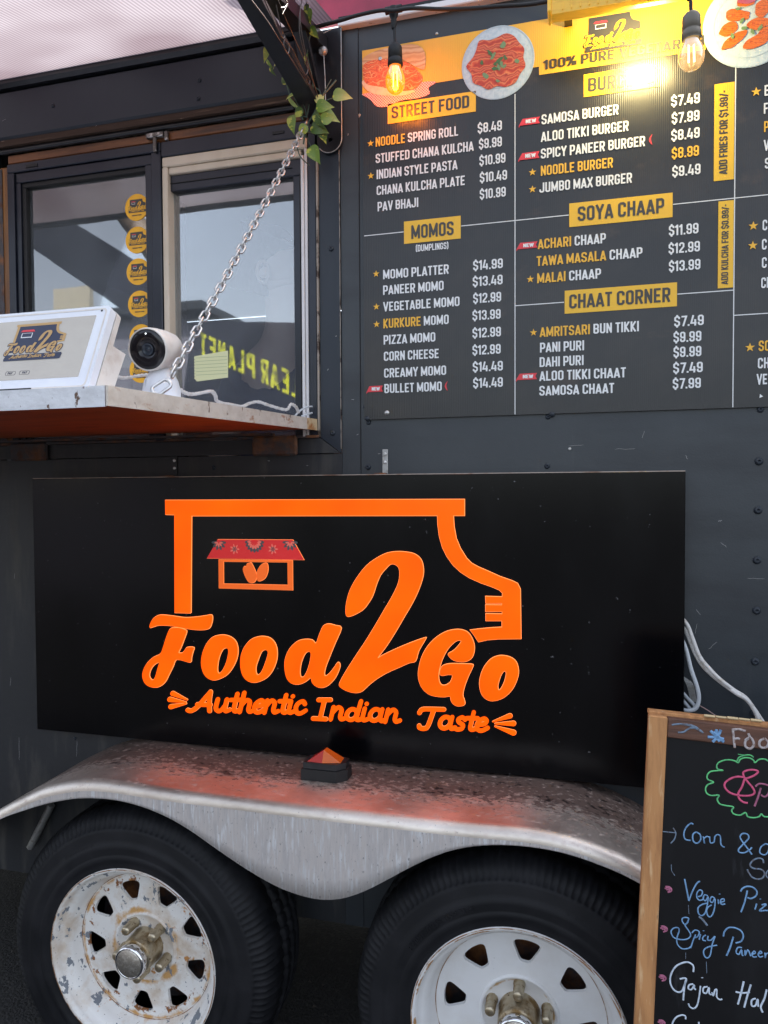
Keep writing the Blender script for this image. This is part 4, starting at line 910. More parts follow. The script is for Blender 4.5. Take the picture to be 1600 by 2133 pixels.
m = MB(); add_shape(m, [circ(cc_, rP*.78), circ(cc_, rP*.765)], wallfn(Y3)); add_shape(m, [circ(cc_, rP*.985), circ(cc_, rP*.965)], wallfn(Y3)); m.build('plate_ring', plate_in, MBD)
for k, (px, py, rx, rz, rt) in enumerate([(1535, 33, .023, .012, -.2), (1517, 62, .013, .017, 1.9), (1530, 84, .026, .011, .6), (1560, 83, .0, .0, 0), (1573, 88, .027, .012, .35), (1578, 50, .022, .012, 0), (1590, 18, .018, .015, 1), (1552, 6, .017, .010, 0), (1600, 68, .02, .012, .2)]):
    if rx == 0: continue
    q = at(px, py, .006); m = MB(); add_shape(m, [blob((q.x, q.z), rx, rz, k+40, 12, .14, rt)], wallfn(Y4-.0001*k)); m.build('printed_food', tikka, MBD, origin=q)
for k, (px, py) in enumerate([(1550, 60), (1545, 45), (1567, 68), (1537, 20), (1583, 60), (1525, 77)]):
    q = at(px, py, .006); m = MB(); add_shape(m, [blob((q.x, q.z), .006, .003, k+60, 9, .3, k)], wallfn(Y4-.0011-.0001*k)); m.build('printed_herb', green2, MBD)
q = at(1556, 6, .006); m = MB(); add_shape(m, [blob((q.x, q.z+.006), .018, .010, 77, 12, .1)], wallfn(Y4-.0015)); m.build('printed_onion', purple, MBD)
# burger picture
bun = food_mat('print_bun', [(.62, .30, .12), (.72, .42, .20), (.50, .22, .08), (.70, .45, .25)], 10, 4)
bun_pale = mat('print_bun_cut', (.76, .55, .36), .4, 0, [((.66, .40, .22), (60, 60, 60), .45, .7)])
noodle = food_mat('print_noodles', [(.60, .08, .02), (.80, .22, .05), (.70, .12, .02), (.45, .04, .01), (.85, .35, .12)], 26, 12)
basket = mat('print_basket_paper', (.76, .33, .26), .4)
nb = basket.node_tree; ck = nb.nodes.new('ShaderNodeTexChecker'); ck.inputs['Scale'].default_value = 330; ck.inputs[1].default_value = (.82, .55, .48, 1); ck.inputs[2].default_value = (.62, .10, .08, 1)
tcn = nb.nodes.new('ShaderNodeTexCoord'); nb.links.new(tcn.outputs['Object'], ck.inputs[0]); nb.links.new(ck.outputs[0], nb.nodes['Principled BSDF'].inputs['Base Color'])
def poly_px(P, y, name, mt, sm=True, par=MBD, o=.006):
    q = [at(a, b, o) for a, b in P]; lp = [(v.x, v.z) for v in q]; lp = smooth(lp, True, 3) if sm else lp
    m = MB(); add_shape(m, [lp], wallfn(y)); return m.build(name, mt, par, origin=q[0])
poly_px([(757, 196), (790, 190), (830, 186), (875, 172), (909, 171), (893, 183), (895, 196), (870, 205), (835, 210), (808, 222), (785, 222), (772, 208), (757, 199)], Y2, 'printed_basket', basket)
poly_px([(757, 122), (775, 110), (800, 102), (812, 104), (815, 125), (800, 135), (770, 138), (757, 138)], Y2-.0002, 'printed_bun', bun)
poly_px([(757, 180), (757, 168), (780, 172), (812, 180), (845, 186), (865, 190), (845, 199), (810, 200), (775, 195)], Y3, 'printed_bun', bun_pale)
poly_px([(757, 160), (758, 136), (775, 127), (800, 124), (840, 128), (862, 140), (880, 160), (876, 176), (858, 188), (830, 190), (795, 182), (765, 176)], Y3-.0003, 'printed_noodles', noodle)
poly_px([(836, 96), (858, 93), (876, 98), (886, 112), (887, 132), (884, 146), (870, 142), (852, 132), (838, 124), (833, 108)], Y4, 'printed_bun', bun)
q = at(793, 124, .006); m = MB(); m.lathe([(0, .0042), (.0012, .004), (.0016, .002), (.0004, .0012), (.0004, 0)], (q.x, Y4-.0005, q.z), Vector((0, -1, 0)), 16); m.build('fixing_screw', galv, MBD)
for (px, py) in ((806, 860), (1150, 863), (765, 872)):
    q = at(px, py, .006); m = MB(); m.lathe([(0, .006), (.0012, .0055), (.003, .003), (.0035, 0)], (q.x, -.0062, q.z), Vector((0, -1, 0)), 14); m.build('fixing_screw', galv if px == 806 else slate2, MBD)

# ================================================================== LOGO (shared outlines, in photo measure)
def z1(P): return [(280+.275*u, 1020+.275*v) for u, v in P]
def z2(P): return [(700+.2625*u, 1020+.2625*v) for u, v in P]
fr = z1([(430, 198), (425, 930), (420, 935), (305, 932), (303, 190), (235, 188), (233, 80)])+z2([(1018, 77), (1018, 205), (930, 205), (935, 290), (952, 385), (985, 465), (1035, 545), (1075, 585), (1130, 615), (1200, 645), (1300, 690), (1400, 725), (1440, 745), (1462, 790), (1465, 1000), (1467, 1183), (1290, 1185), (1200, 1192), (1130, 1208), (1100, 1160), (1065, 1115), (1150, 1105), (1240, 1097), (1318, 1093), (1318, 1040), (1190, 1040), (1190, 985), (1320, 988), (1320, 967), (1188, 967), (1188, 915), (1318, 917), (1318, 900), (1190, 902), (1187, 848), (1320, 852), (1322, 820), (1295, 795), (1230, 768), (1150, 740), (1060, 700), (990, 655), (930, 600), (880, 530), (845, 460), (820, 370), (808, 280), (805, 205)])
SM = lambda P: smooth(P, True, 3)
Ft = SM(z1([(117, 1045), (118, 1020), (140, 980), (175, 955), (215, 950), (290, 958), (380, 970), (470, 965), (540, 955), (582, 950), (588, 985), (575, 1035), (555, 1055), (510, 1062), (450, 1060), (380, 1050), (300, 1035), (240, 1028), (180, 1028), (140, 1040)]))
Fb = [SM(z1([(290, 1048), (340, 1048), (385, 1065), (392, 1080), (375, 1130), (350, 1195), (335, 1225), (335, 1238), (365, 1236), (385, 1210), (400, 1195), (447, 1197), (440, 1230), (430, 1270), (425, 1305), (400, 1305), (350, 1290), (310, 1292), (290, 1340), (260, 1400), (235, 1450), (200, 1485), (160, 1498), (110, 1490), (75, 1460), (60, 1410), (70, 1360), (100, 1310), (145, 1270), (195, 1245), (215, 1200), (240, 1120), (260, 1070), (275, 1052)])),
      SM(z1([(187, 1310), (150, 1325), (120, 1365), (110, 1410), (125, 1440), (145, 1440), (160, 1410), (175, 1355)]))]
o1 = [SM(z1([(645, 1103), (590, 1120), (545, 1170), (515, 1240), (505, 1310), (515, 1370), (540, 1415), (580, 1440), (625, 1440), (690, 1410), (735, 1360), (770, 1290), (782, 1220), (770, 1160), (740, 1125), (695, 1105)])),
      SM(z1([(695, 1198), (665, 1215), (640, 1270), (628, 1330), (628, 1380), (645, 1393), (670, 1365), (695, 1310), (710, 1245), (710, 1210)]))]
o2 = [SM(z1([(940, 1115), (885, 1135), (835, 1190), (808, 1255), (802, 1325), (815, 1395), (845, 1440), (890, 1460), (940, 1455), (1000, 1425), (1045, 1370), (1075, 1290), (1078, 1215), (1060, 1160), (1025, 1125), (980, 1113)])),
      SM(z1([(990, 1212), (960, 1230), (935, 1290), (918, 1345), (920, 1390), (935, 1405), (960, 1385), (985, 1330), (1008, 1260), (1010, 1225)]))]
dd = [SM(z1([(1290, 1135), (1235, 1150), (1180, 1200), (1145, 1270), (1137, 1340), (1150, 1420), (1185, 1465), (1240, 1475), (1295, 1455), (1335, 1425), (1345, 1460), (1375, 1490), (1420, 1500), (1470, 1480), (1520, 1425), (1550, 1360), (1555, 1325), (1540, 1310), (1515, 1345), (1480, 1390), (1450, 1412), (1437, 1400), (1445, 1350), (1475, 1270), (1520, 1160), (1565, 1050), (1520, 1030), (1470, 1018), (1430, 1035), (1400, 1100), (1375, 1165), (1345, 1140)])),
      SM(z1([(1320, 1225), (1290, 1245), (1262, 1310), (1252, 1380), (1260, 1420), (1285, 1415), (1310, 1370), (1330, 1300), (1337, 1245)]))]
two = [SM(z2([(480, 492), (400, 505), (320, 545), (240, 605), (165, 700), (110, 800), (82, 900), (77, 970), (85, 1003), (110, 1005), (160, 985), (215, 950), (255, 900), (290, 840), (320, 750), (350, 680), (390, 630), (430, 592), (465, 592), (495, 615), (505, 660), (495, 740), (450, 840), (380, 960), (310, 1080), (230, 1210), (150, 1330), (80, 1440), (40, 1510), (25, 1555), (60, 1585), (110, 1605), (160, 1612), (205, 1600), (250, 1560), (310, 1510), (400, 1455), (500, 1410), (580, 1375), (630, 1360), (655, 1280), (710, 1185), (700, 1178), (620, 1205), (520, 1245), (420, 1290), (360, 1320), (330, 1335), (400, 1240), (470, 1130), (540, 1010), (610, 890), (660, 780), (690, 680), (690, 610), (670, 550), (620, 510), (550, 495)]))]
gg = [SM(z2([(960, 1110), (880, 1125), (800, 1170), (730, 1240), (680, 1330), (655, 1430), (655, 1500), (680, 1570), (730, 1620), (790, 1640), (860, 1645), (905, 1640), (915, 1680), (945, 1712), (985, 1718), (1020, 1705), (1017, 1670), (1005, 1630), (1020, 1560), (1050, 1480), (1085, 1405), (1075, 1387), (1000, 1384), (920, 1382), (870, 1389), (840, 1405), (825, 1440), (828, 1470), (850, 1475), (890, 1468), (925, 1475), (905, 1530), (860, 1555), (825, 1540), (812, 1480), (825, 1400), (850, 1330), (890, 1260), (940, 1210), (975, 1195), (995, 1203), (970, 1240), (930, 1280), (895, 1300), (895, 1320), (930, 1352), (990, 1366), (1040, 1360), (1080, 1330), (1097, 1270), (1090, 1210), (1060, 1150), (1020, 1120)]))]
o3 = [SM(z2([(1290, 1320), (1230, 1345), (1175, 1410), (1145, 1490), (1140, 1560), (1160, 1630), (1205, 1670), (1260, 1675), (1330, 1650), (1395, 1590), (1435, 1510), (1448, 1440), (1430, 1370), (1390, 1335), (1340, 1320)])),
      SM(z2([(1340, 1437), (1315, 1460), (1295, 1510), (1283, 1560), (1290, 1592), (1310, 1580), (1335, 1530), (1350, 1475), (1350, 1450)]))]
roofL = [z1([(632, 377), (1200, 380), (1285, 532), (550, 520)])]
boxL = [z1([(638, 530), (1198, 535), (1200, 762), (640, 747)]), z1([(675, 545), (1160, 550), (1162, 722), (676, 712)])]
spoon = [SM(z1([(1000, 556), (965, 565), (935, 605), (925, 655), (935, 690), (960, 690), (990, 670), (1010, 625), (1012, 580)]))]
fork = [SM(z1([(822, 602), (832, 580), (845, 582), (852, 562), (870, 556), (882, 552), (895, 570), (918, 620), (925, 650), (918, 690), (895, 706), (865, 700), (845, 670), (830, 635)]))]
# brush script for the tagline: strokes per letter, x-height 1
def arc(cx, cy, rx, ry, a0, a1, n=9): return [(cx+rx*math.cos(rad(a0+(a1-a0)*k/(n-1))), cy+ry*math.sin(rad(a0+(a1-a0)*k/(n-1)))) for k in range(n)]
SC = {
 'A': ([[(-.25, .05), (-.05, .0), (.25, .35), (.75, 1.5)], [(.75, 1.5), (.80, .8), (.95, .02)], [(.2, .5), (.9, .5)]], 1.15),
 'I': ([[(.1, 1.45), (.7, 1.5)], [(.4, 1.45), (.4, .05)], [(.05, 0), (.7, 0)]], .85),
 'T': ([[(.0, 1.15), (.1, 1.42), (.5, 1.48), (1.2, 1.5)], [(.7, 1.45), (.6, .2), (.45, -.05), (.2, .0), (.15, .15)]], 1.1),
 'a': ([arc(.33, .5, .27, .45, 60, 400), [(.62, .95), (.62, .25), (.72, .05), (.9, .15)]], .82),
 'u': ([[(.1, .95), (.1, .3), (.25, .05), (.42, .1), (.6, .5)], [(.6, .95), (.6, .25), (.7, .05), (.88, .15)]], .82),
 't': ([[(.28, 1.4), (.28, .3), (.38, .05), (.6, .15)], [(.0, .92), (.55, .95)]], .52),
 'h': ([[(.12, 1.5), (.12, .0)], [(.12, .5), (.3, .9), (.48, .9), (.56, .7), (.56, .25), (.66, .05), (.84, .15)]], .78),
 'e': ([[(.12, .45), (.45, .55), (.52, .8), (.36, .95), (.15, .75), (.08, .4), (.2, .06), (.42, .03), (.66, .25)]], .6),
 'n': ([[(.1, .95), (.1, .0)], [(.1, .5), (.3, .92), (.46, .9), (.55, .7), (.55, .25), (.65, .05), (.83, .15)]], .78),
 'i': ([[(.1, .95), (.1, .25), (.2, .05), (.38, .15)], [(.14, 1.32)]], .38),
 'c': ([[(.52, .75), (.38, .95), (.15, .8), (.07, .45), (.2, .06), (.42, .03), (.64, .25)]], .62),
 'd': ([arc(.33, .45, .26, .42, 60, 400), [(.64, 1.5), (.62, .25), (.72, .05), (.9, .15)]], .82),
 's': ([[(.48, .8), (.32, .96), (.14, .8), (.2, .58), (.44, .38), (.42, .1), (.2, .02), (.02, .14)]], .55),
}
_sc = {}
def script(word, x0, y0, x1, y1, xh, wt=.158, slant=.24):
    """loops for a word from (x0, y0) to (x1, y1), photo measure (y downwards)"""
    W_ = sum(SC[c][1] for c in word); L = math.hypot(x1-x0, y1-y0); ux, uy = (x1-x0)/L, (y1-y0)/L; k = L/W_; u = 0; st = []
    for c in word:
        for q in SC[c][0]:
            q = smooth(q, False, 4) if len(q) > 2 else q
            st.append([((a+slant*b*xh/k+u)*k, b*xh) for a, b in q]); u0 = u
        u += SC[c][1]
    lp = sdf_strokes(st, wt*xh, .9)
    return [[[(x0+ux*a, y0+uy*a-b) for a, b in l] for l in lp]]
def cap(P, r0, r1, h=.6): return sdf_strokes([[(P[0][0], P[0][1], r0), (P[1][0], P[1][1], r1)]], max(r0, r1), h)
rays = [cap((z1([a])[0], z1([b])[0]), r0, 1.2) for a, b, r0 in (((290, 1545), (398, 1592), 4.8), ((268, 1590), (388, 1612), 5.0), ((275, 1645), (390, 1622), 4.8))]
rays += [cap((z2([a])[0], z2([b])[0]), r0, 1.2) for a, b, r0 in (((1380, 1797), (1245, 1842), 5.0), ((1408, 1857), (1262, 1858), 5.2), ((1408, 1930), (1262, 1880), 5.6))]
words = script('Authentic', 400, 1481, 634, 1487, 27) + script('Indian', 650, 1497, 830, 1505, 27) + script('Taste', 866, 1516, 1012, 1523, 27)
BIG = [('letter', [Ft]), ('letter', Fb), ('letter', o1), ('letter', o2), ('letter', dd), ('numeral', two), ('letter', gg), ('letter', o3)]
def offset(lp, d):
    n = len(lp); out = []
    A = sum(lp[i][0]*lp[(i+1) % n][1]-lp[(i+1) % n][0]*lp[i][1] for i in range(n))
    s_ = 1 if A > 0 else -1
    for i in range(n):
        a, b, c = lp[i-1], lp[i], lp[(i+1) % n]
        d1 = (b[0]-a[0], b[1]-a[1]); d2 = (c[0]-b[0], c[1]-b[1]); l1 = math.hypot(*d1) or 1; l2 = math.hypot(*d2) or 1
        nx = d1[1]/l1+d2[1]/l2; ny = -d1[0]/l1-d2[0]/l2; q = math.hypot(nx, ny)
        if q < .3: nx, ny, q = d1[1]/l1, -d1[0]/l1, 1
        k = min(1.6, 2/q if q else 1); out.append((b[0]+s_*nx/q*d*k/1, b[1]+s_*ny/q*d*k/1))
    return out

# ------------------------------------------------------------------ the sign panel
OP = .045
LG = thing('logo_sign', (-.6, -.03, .76), 'glossy black sign panel with glowing orange truck logo and script', 'sign')
pa = at(67, 997, OP); pb = at(1428.5, 980, OP); pc = at(74, 1503, OP)
PX0, PX1, PZ1, PZ0 = pa.x, pb.x, (pa.z+pb.z)/2, .752
mb = MB(); mb.box(PX0, PX1, -OP, -.028, PZ0, PZ1-.0012, .0012); mb.build('sign_panel', panel_blk, LG)
mb = MB(); mb.box(PX0+.001, PX1-.0005, -OP+.001, -.026, PZ1-.0010, PZ1+.0005); mb.build('top_edge', sign_edge, LG)
mb = MB(); mb.box(PX0+.03, PX1-.04, -.026, -.002, PZ0+.03, PZ1-.04); mb.build('mounting_frame', black_metal, LG)
def to_wall(loops, o):
    return [[(lambda v: (v.x, v.z))(at(a, b, o)) for a, b in l] for l in loops]
def letter(name, loops, par, m1, m2, dep=.004, ew=.0011):
    L1 = to_wall(loops, OP+dep)
    L0 = [offset(l, ew if i == 0 else -ew) for i, l in enumerate(L1)]
    m = MB(); add_shape(m, L1, wallfn(-OP-.0002-.0006), dep); o = m.build(name, m1, par)
    m = MB(); add_shape(m, L0, wallfn(-OP-.0003), dep*.55); m.build('letter_edge', m2, o)
    return o
for nm, lp in BIG: letter(nm, lp, LG, orange, orange_edge)
letter('truck_outline', [fr], LG, orange, orange_edge)
for lp in words: letter('script_word', lp, LG, orange, orange_edge, .003, .0005)
for lp in rays: letter('ray_mark', lp, LG, orange, orange_edge, .003, .0005)
ic = mat('icon_orange', (.72, .13, .012), .4, emit=(1, .14, .01), es=.12)
letter('hatch_outline', boxL, LG, ic, orange_edge, .002, .0004)
letter('fork_icon', fork, LG, ic, orange_edge, .002, .0006); letter('spoon_icon', spoon, LG, ic, orange_edge, .002, .0006)
aw_red = mat('icon_awning_red', (.58, .02, .025), .35, emit=(1, .03, .03), es=.07); aw_grey = mat('icon_awning_grey', (.10, .12, .13), .4); aw_pink = mat('icon_awning_coral', (.75, .16, .12), .4, emit=(1, .2, .15), es=.07)
icn = letter('hatch_awning', roofL, LG, aw_red, orange_edge, .002, .0006)
# floral pattern on the little awning
def wpt(u, v): q = at(*z1([(u, v)])[0], OP+.003); return (q.x, q.z)
def flower(u, v, R_, n, mt, name, y, half=False, k=.55):
    m = MB(); c = wpt(u, v)
    for q in range(n):
        a = (PI+PI*q/(n-1)) if half else 2*PI*q/n
        cx_, cz_ = c[0]+math.cos(a)*R_*k, c[1]+math.sin(a)*R_*k
        lp = [(cx_+math.cos(a)*R_*.42*math.cos(t)-math.sin(a)*R_*.17*math.sin(t), cz_+math.sin(a)*R_*.42*math.cos(t)+math.cos(a)*R_*.17*math.sin(t)) for t in np.linspace(0, 2*PI, 12, False)]
        add_shape(m, [lp], wallfn(y-.00006*q))
    m.build(name, mt, icn)
yb = -OP-.0031
flower(910, 398, .026, 9, aw_grey, 'petals', yb, True); flower(910, 395, .019, 8, aw_pink, 'petals', yb-.0008, True); flower(910, 392, .011, 7, aw_red, 'petals', yb-.0015, True)
for u in (640, 1180): flower(u, 400, .020, 6, aw_grey, 'petals', yb, True); flower(u, 402, .012, 5, aw_pink, 'petals', yb-.0008, True)
for u in (760, 1050): flower(u, 450, .013, 7, aw_pink, 'petals', yb); flower(u, 450, .007, 6, aw_grey, 'petals', yb-.0008)
# little brackets that hold the panel
for i, (px, zz0, zz1, mt) in enumerate(((365, 1.413, 1.461, grime), (803, 1.413, 1.467, zinc))):
    x = at(px, 960, 0).x
    lb = ('grimy dark angle bracket above the sign below the shelf', 'bare metal angle bracket with rusty foot above the sign right of the windows')[i]
    B = thing('angle_bracket', (x, -.01, PZ1), lb, 'bracket', 'angle brackets on top of the sign panel')
    mb = MB(); mb.box(x-.0065, x+.0065, -.0035, -.0005, PZ1+.0006, zz1, .0006); mb.build('upright', mt, B)
    mb = MB(); mb.box(x-.016 if i else x-.02, x+.0065, -.040, -.0037, PZ1+.0008, PZ1+.0036, .0006); mb.build('foot', rust, B)
    for zz in (zz1-.011, zz1-.030): mb = MB(); mb.lathe([(0, .0042), (.0014, .0038), (.002, .002), (.0014, 0)], (x, -.0037, zz), Vector((0, -1, 0)), 12); mb.build('bolt', galv, B)

# ------------------------------------------------------------------ small prints of the same logo
body_fill = [fr[5:8]+fr[8:21]+[fr[21], fr[22], (985, 1320), (380, 1330), fr[4]]]
body_fill = [[(372, 1060)]+[(935, 1060)]+fr[9:26]+[(1000, 1400), (360, 1400)]]
def mini_logo(par, fn, m_dark, m_gold, m_red, step, tag_=True, outline=False, plate=True):
    """fn(px, py, w): photo measure of the big logo -> world"""
    def S_(loops, w, name, mt):
        m = MB(); add_shape(m, loops, lambda u, v, q: fn(u, v, w+q)); m.build(name, mt, par)
    if plate: S_(body_fill, step, 'logo_body', m_dark)
    if outline: S_([fr], step*1.4, 'logo_outline', m_gold)
    if plate: 
        big = [[offset(l, 9 if i == 0 else -9) for i, l in enumerate(lp)][:1] for _, lp in BIG]
        m = MB()
        for j, lp in enumerate(big): add_shape(m, lp, lambda u, v, q, j=j: fn(u, v, step*(1.6+.05*j)+q))
        m.build('logo_shadow', m_dark, par)
    m = MB()
    for j, (_, lp) in enumerate(BIG): add_shape(m, lp, lambda u, v, q, j=j: fn(u, v, step*(2.6+.03*j)+q))
    m.build('logo_text', m_gold, par)
    S_([z1([(632, 377), (1200, 380), (1285, 480), (550, 470)])], step*2, 'logo_awning', m_red); S_(boxL, step*2, 'logo_hatch', txt_white)
    if tag_:
        S_([[(330, 1425), (1090, 1480), (1105, 1500), (1095, 1560), (1070, 1562), (320, 1505), (312, 1480)]], step*2, 'tagline_bar', m_dark)
        m = MB()
        for j, lp in enumerate(words): add_shape(m, lp, lambda u, v, q: fn(u, v, step*3+q))
        m.build('tagline', m_gold, par)
def sheared(x0, z0, kx, kz, y0, sl=0.0):      # the big logo (300..1085 x 1040..1530) mapped flat into x0.., z0..
    def fn(u, v, w):
        vv = v-(u-700)*.072*min(1, max(0, (v-1150)/250))
        return (x0+(u-692)*kx, y0-w, z0-(vv-1290)*kz)
    return fn
cM = at(1275, 66, .006)
mini_logo(MBD, sheared(cM.x, cM.z, .112/785, .077/520, Y3), txt_dark, head_yel, red_print, .0003)

# ================================================================== ROUND STICKERS ON THE LEFT WINDOW
for i, (px, py, lb) in enumerate([(285, 432, 'uppermost round yellow sticker on the left window'), (286, 500, 'second round yellow sticker from the top of the left window'), (288, 566, 'third round yellow sticker down, in the middle of the column on the glass'),
        (291, 633, 'fourth round yellow sticker down, just above the tablet top'), (294, 703, 'round yellow sticker half hidden behind the top of the round camera'), (294, 770, 'lowest round yellow sticker, behind the foot of the round camera')]):
    p = at(px, py, -.0118); R_ = .0335
    ST = thing('window_sticker', p, lb, 'sticker', 'round yellow stickers on the window')
    m = MB(); add_shape(m, [circ((p.x, p.z), R_)], wallfn(.0113), .0003); m.build('sticker_disc', stick_yel, ST)
    mini_logo(ST, sheared(p.x+.001, p.z+.004, .050/785, .036/520, .0108), txt_dark, stick_yel, red_print, .0001)
    m = MB(); put_text(m, 'INDIAN FOOD', wallfn(.0104), p.x-.013, p.z-.0215, .0028, .027, .1); m.build('small_print', txt_dark, ST)

# ================================================================== NOTE TAPED INSIDE THE RIGHT WINDOW
p0 = at(406, 740, -.0195); p1 = at(476, 790, -.0195)
nt_o = thing('paper_note', (p0.x, .0165, p1.z), 'torn yellow lined notebook page stuck on the right window', 'note')
P = [(p0.x, p0.z-.003)]; 
for k in range(9): zz = p0.z-(p0.z-p1.z)*k/9; P += [(p0.x-.002, zz-.001), (p0.x+.0015, zz-.003)]
P += [(p0.x+.006, p1.z-.002), (p1.x, p1.z+.004), (p1.x+.001, p0.z+.006)]
m = MB(); add_shape(m, [P], wallfn(.0172), .0005); m.build('note_page', note_mat, nt_o)
for k in range(6): zz = p0.z-.008-k*.0085; quad(p0.x+.004, p1.x-.002, zz, zz+.0007, .0165, 'ruled_line', green2, nt_o)

# ================================================================== TABLET ON THE SHELF
OT = .705
tp = [at(-260, 0, OT)]
c_tr = at(232, 632, OT-.02); c_br = at(196, 797, OT+.02); 
# the tablet leans back: bottom edge near the shelf front, top edge further in
n_lean = rad(24); up_t = Vector((0, math.sin(n_lean), math.cos(n_lean))); rt = Vector((1, 0, 0)); nf = rt.cross(up_t)*-1; nf = Vector((0, -math.cos(n_lean), math.sin(n_lean)))
T0 = Vector((0, -.755, zs(.755)+.001))            # line where the front face meets the shelf
def tab(px, py, d=0.0): return atp(px, py, T0+nf*d, nf)
TB = thing('tablet', (-.80, -.72, zs(.72)), 'white point of sale tablet on the shelf showing the logo on its screen', 'tablet')
q_tr, q_br, q_l = tab(229, 636), tab(190, 797), tab(0, 700)
def ab(p): v = p-T0; return v.dot(rt), v.dot(up_t)
a_tr, a_br = ab(q_tr), ab(q_br)
XR = (a_tr[0]+a_br[0])/2; HT = a_tr[1]
XL = XR-.262
def P3(a, b, d): return T0+rt*a+up_t*b+nf*d
def rrect(x0, x1, y0, y1, r, n=6):
    out = []
    for cx, cy, s_ in ((x1-r, y1-r, 0), (x0+r, y1-r, 90), (x0+r, y0+r, 180), (x1-r, y0+r, 270)):
        out += [(cx+r*math.cos(rad(s_+90*k/n)), cy+r*math.sin(rad(s_+90*k/n))) for k in range(n+1)]
    return out
tfn = lambda u, v, w: P3(u, v, w)
m = MB(); add_shape(m, [rrect(XL, XR, .0005, HT, .008)], lambda u, v, w: P3(u, v, w-.013), .013); m.build('case', white_pl, TB)
m = MB(); add_shape(m, [rrect(XL+.004, XR-.005, .004, HT-.004, .007), rrect(XL+.0065, XR-.0075, .0065, HT-.0065, .006)], tfn, .0004); m.build('bezel_line', ivory_pl, TB)
m = MB(); add_shape(m, [rrect(XL-.001, XR+.001, .001, HT+.001, .009)], lambda u, v, w: P3(u, v, w-.024), .010); m.build('back_shell', ivory_pl, TB)
sx1 = ab(tab(198, 652))[0]; sx1 = XR-.021; sz0 = .021; sz1 = HT-.016
m = MB(); add_shape(m, [rrect(XL+.02, sx1, sz0, sz1, .0005, 1)], tfn, .0006); scr = m.build('screen', screen_mat, TB)
cl = tab(76, 712)
ca, cb = ab(cl)
def fn_t(u, v, w):
    vv = v-(u-700)*.072*min(1, max(0, (v-1150)/250)); return P3(ca+(u-692)*(.098/785), cb-(vv-1290)*(.068/520), w+.0007)
mini_logo(scr, fn_t, scr_navy, scr_gold, red_print, .0002, True, True)
m = MB()
for k in range(2): L = rrect(ca-.035+k*.024, ca-.018+k*.024, sz0+.008, sz0+.0145, .002); add_shape(m, [L, [(x*.96+.04*(ca-.0265+k*.024), y*.92+.08*(sz0+.0112)) for x, y in L]], tfn, .0009)
put_text(m, 'PAY', lambda u, v, w: P3(u, v, w+.0009), ca-.031, sz0+.0095, .0036, .008, .09); put_text(m, 'PAY', lambda u, v, w: P3(u, v, w+.0009), ca-.006, sz0+.0095, .0036, .008, .09); m.build('pay_marks', scr_navy, scr)
m = MB(); m.lathe([(0, .0017), (.0003, 0)], P3(XR-.014, HT-.0085, .0005), nf, 14); m.build('front_lens', gloss_black, TB)
m = MB(); add_shape(m, [rrect(ca-.050, ca+.018, .0005, .006, .001, 1)], tfn, .0009); m.build('card_slot', rubber_black, TB)
# wedge stand behind
m = MB(); B0 = P3(XR+.0005, HT*.62, -.024); B1 = P3(XR+.0005, .002, -.024); B2 = Vector((XR+.0005, B0.y+.030, zs(.6)+.058))
m.prism([B0, B2, Vector((XR+.0005, B1.y+.03, B1.z+.006)), B1], (-.22, 0, 0)); m.build('wedge_stand', ivory_pl, TB)

# ================================================================== ROUND SECURITY CAMERA
OC = .60
cc0 = at(309, 728, OC+.02); RC = .0325
fd = (CAM-cc0).normalized(); fd = (fd-RR*.50+Vector((0, 0, .02))).normalized()
kc = (cc0-CAM).length
RC = 43.5/FPX*kc*(cc0-CAM).normalized().dot(_f)
SCM = thing('security_camera', (cc0.x+.02, cc0.y+.02, zs(OC)), 'round white security camera with black face on a domed foot', 'camera')
m = MB(); m.lathe([(-.075, .0), (-.0745, .012), (-.071, .021), (-.060, .0285), (-.040, RC*.98), (-.018, RC*1.03), (0, RC*1.03), (.0035, RC*1.0), (.004, RC*.955), (.002, RC*.94)], cc0, fd, 48); m.build('housing', ivory_pl, SCM)
m = MB(); m.lathe([(.0015, RC*.945), (.0028, RC*.90), (.003, RC*.32), (.001, RC*.30), (.001, RC*.2)], cc0, fd, 48); m.build('face', gloss_black, SCM)
m = MB(); m.lathe([(.0012, RC*.30), (.0035, RC*.28), (.0032, RC*.22), (.0012, RC*.16), (.0025, RC*.1), (.003, 0)], cc0, fd, 32); m.build('lens', lens_mat, SCM)
upc = (Vector((0, 0, 1))-fd*fd.z).normalized(); m = MB(); m.lathe([(.0032, .0012), (.0034, 0)], cc0+upc*RC*.74, fd, 10); m.build('status_light', emis('status_white', (.8, .9, .9), 1.0), SCM)
fc = at(336, 775, OC-.01); zf = zs(OC-.01)
m = MB(); hh = fc.z-zf+.010
m.lathe([(0, .030), (hh*.25, .0295), (hh*.55, .026), (hh*.8, .018), (hh*.95, .010), (hh, .0)], (fc.x, fc.y, zf), Vector((0, 0, 1)), 36); m.build('foot', white_pl, SCM)
m = MB(); m.tube([(fc.x, fc.y, zf+hh*.6), cc0-fd*.045+Vector((0, 0, -.01))], .007, 12); m.build('neck', ivory_pl, SCM)
m = MB(); m.tube([(fc.x-.0292*math.cos(a)*.99-.0*a, fc.y-.0292*math.cos(a), 0) for a in ()]+[Vector((fc.x-.012, fc.y-.0275, zf+.001)), Vector((fc.x-.012, fc.y-.0245, zf+hh*.5)), Vector((fc.x-.008, fc.y-.015, zf+hh*.8))], .0006, 5); m.build('foot_seam', cord_g, SCM)

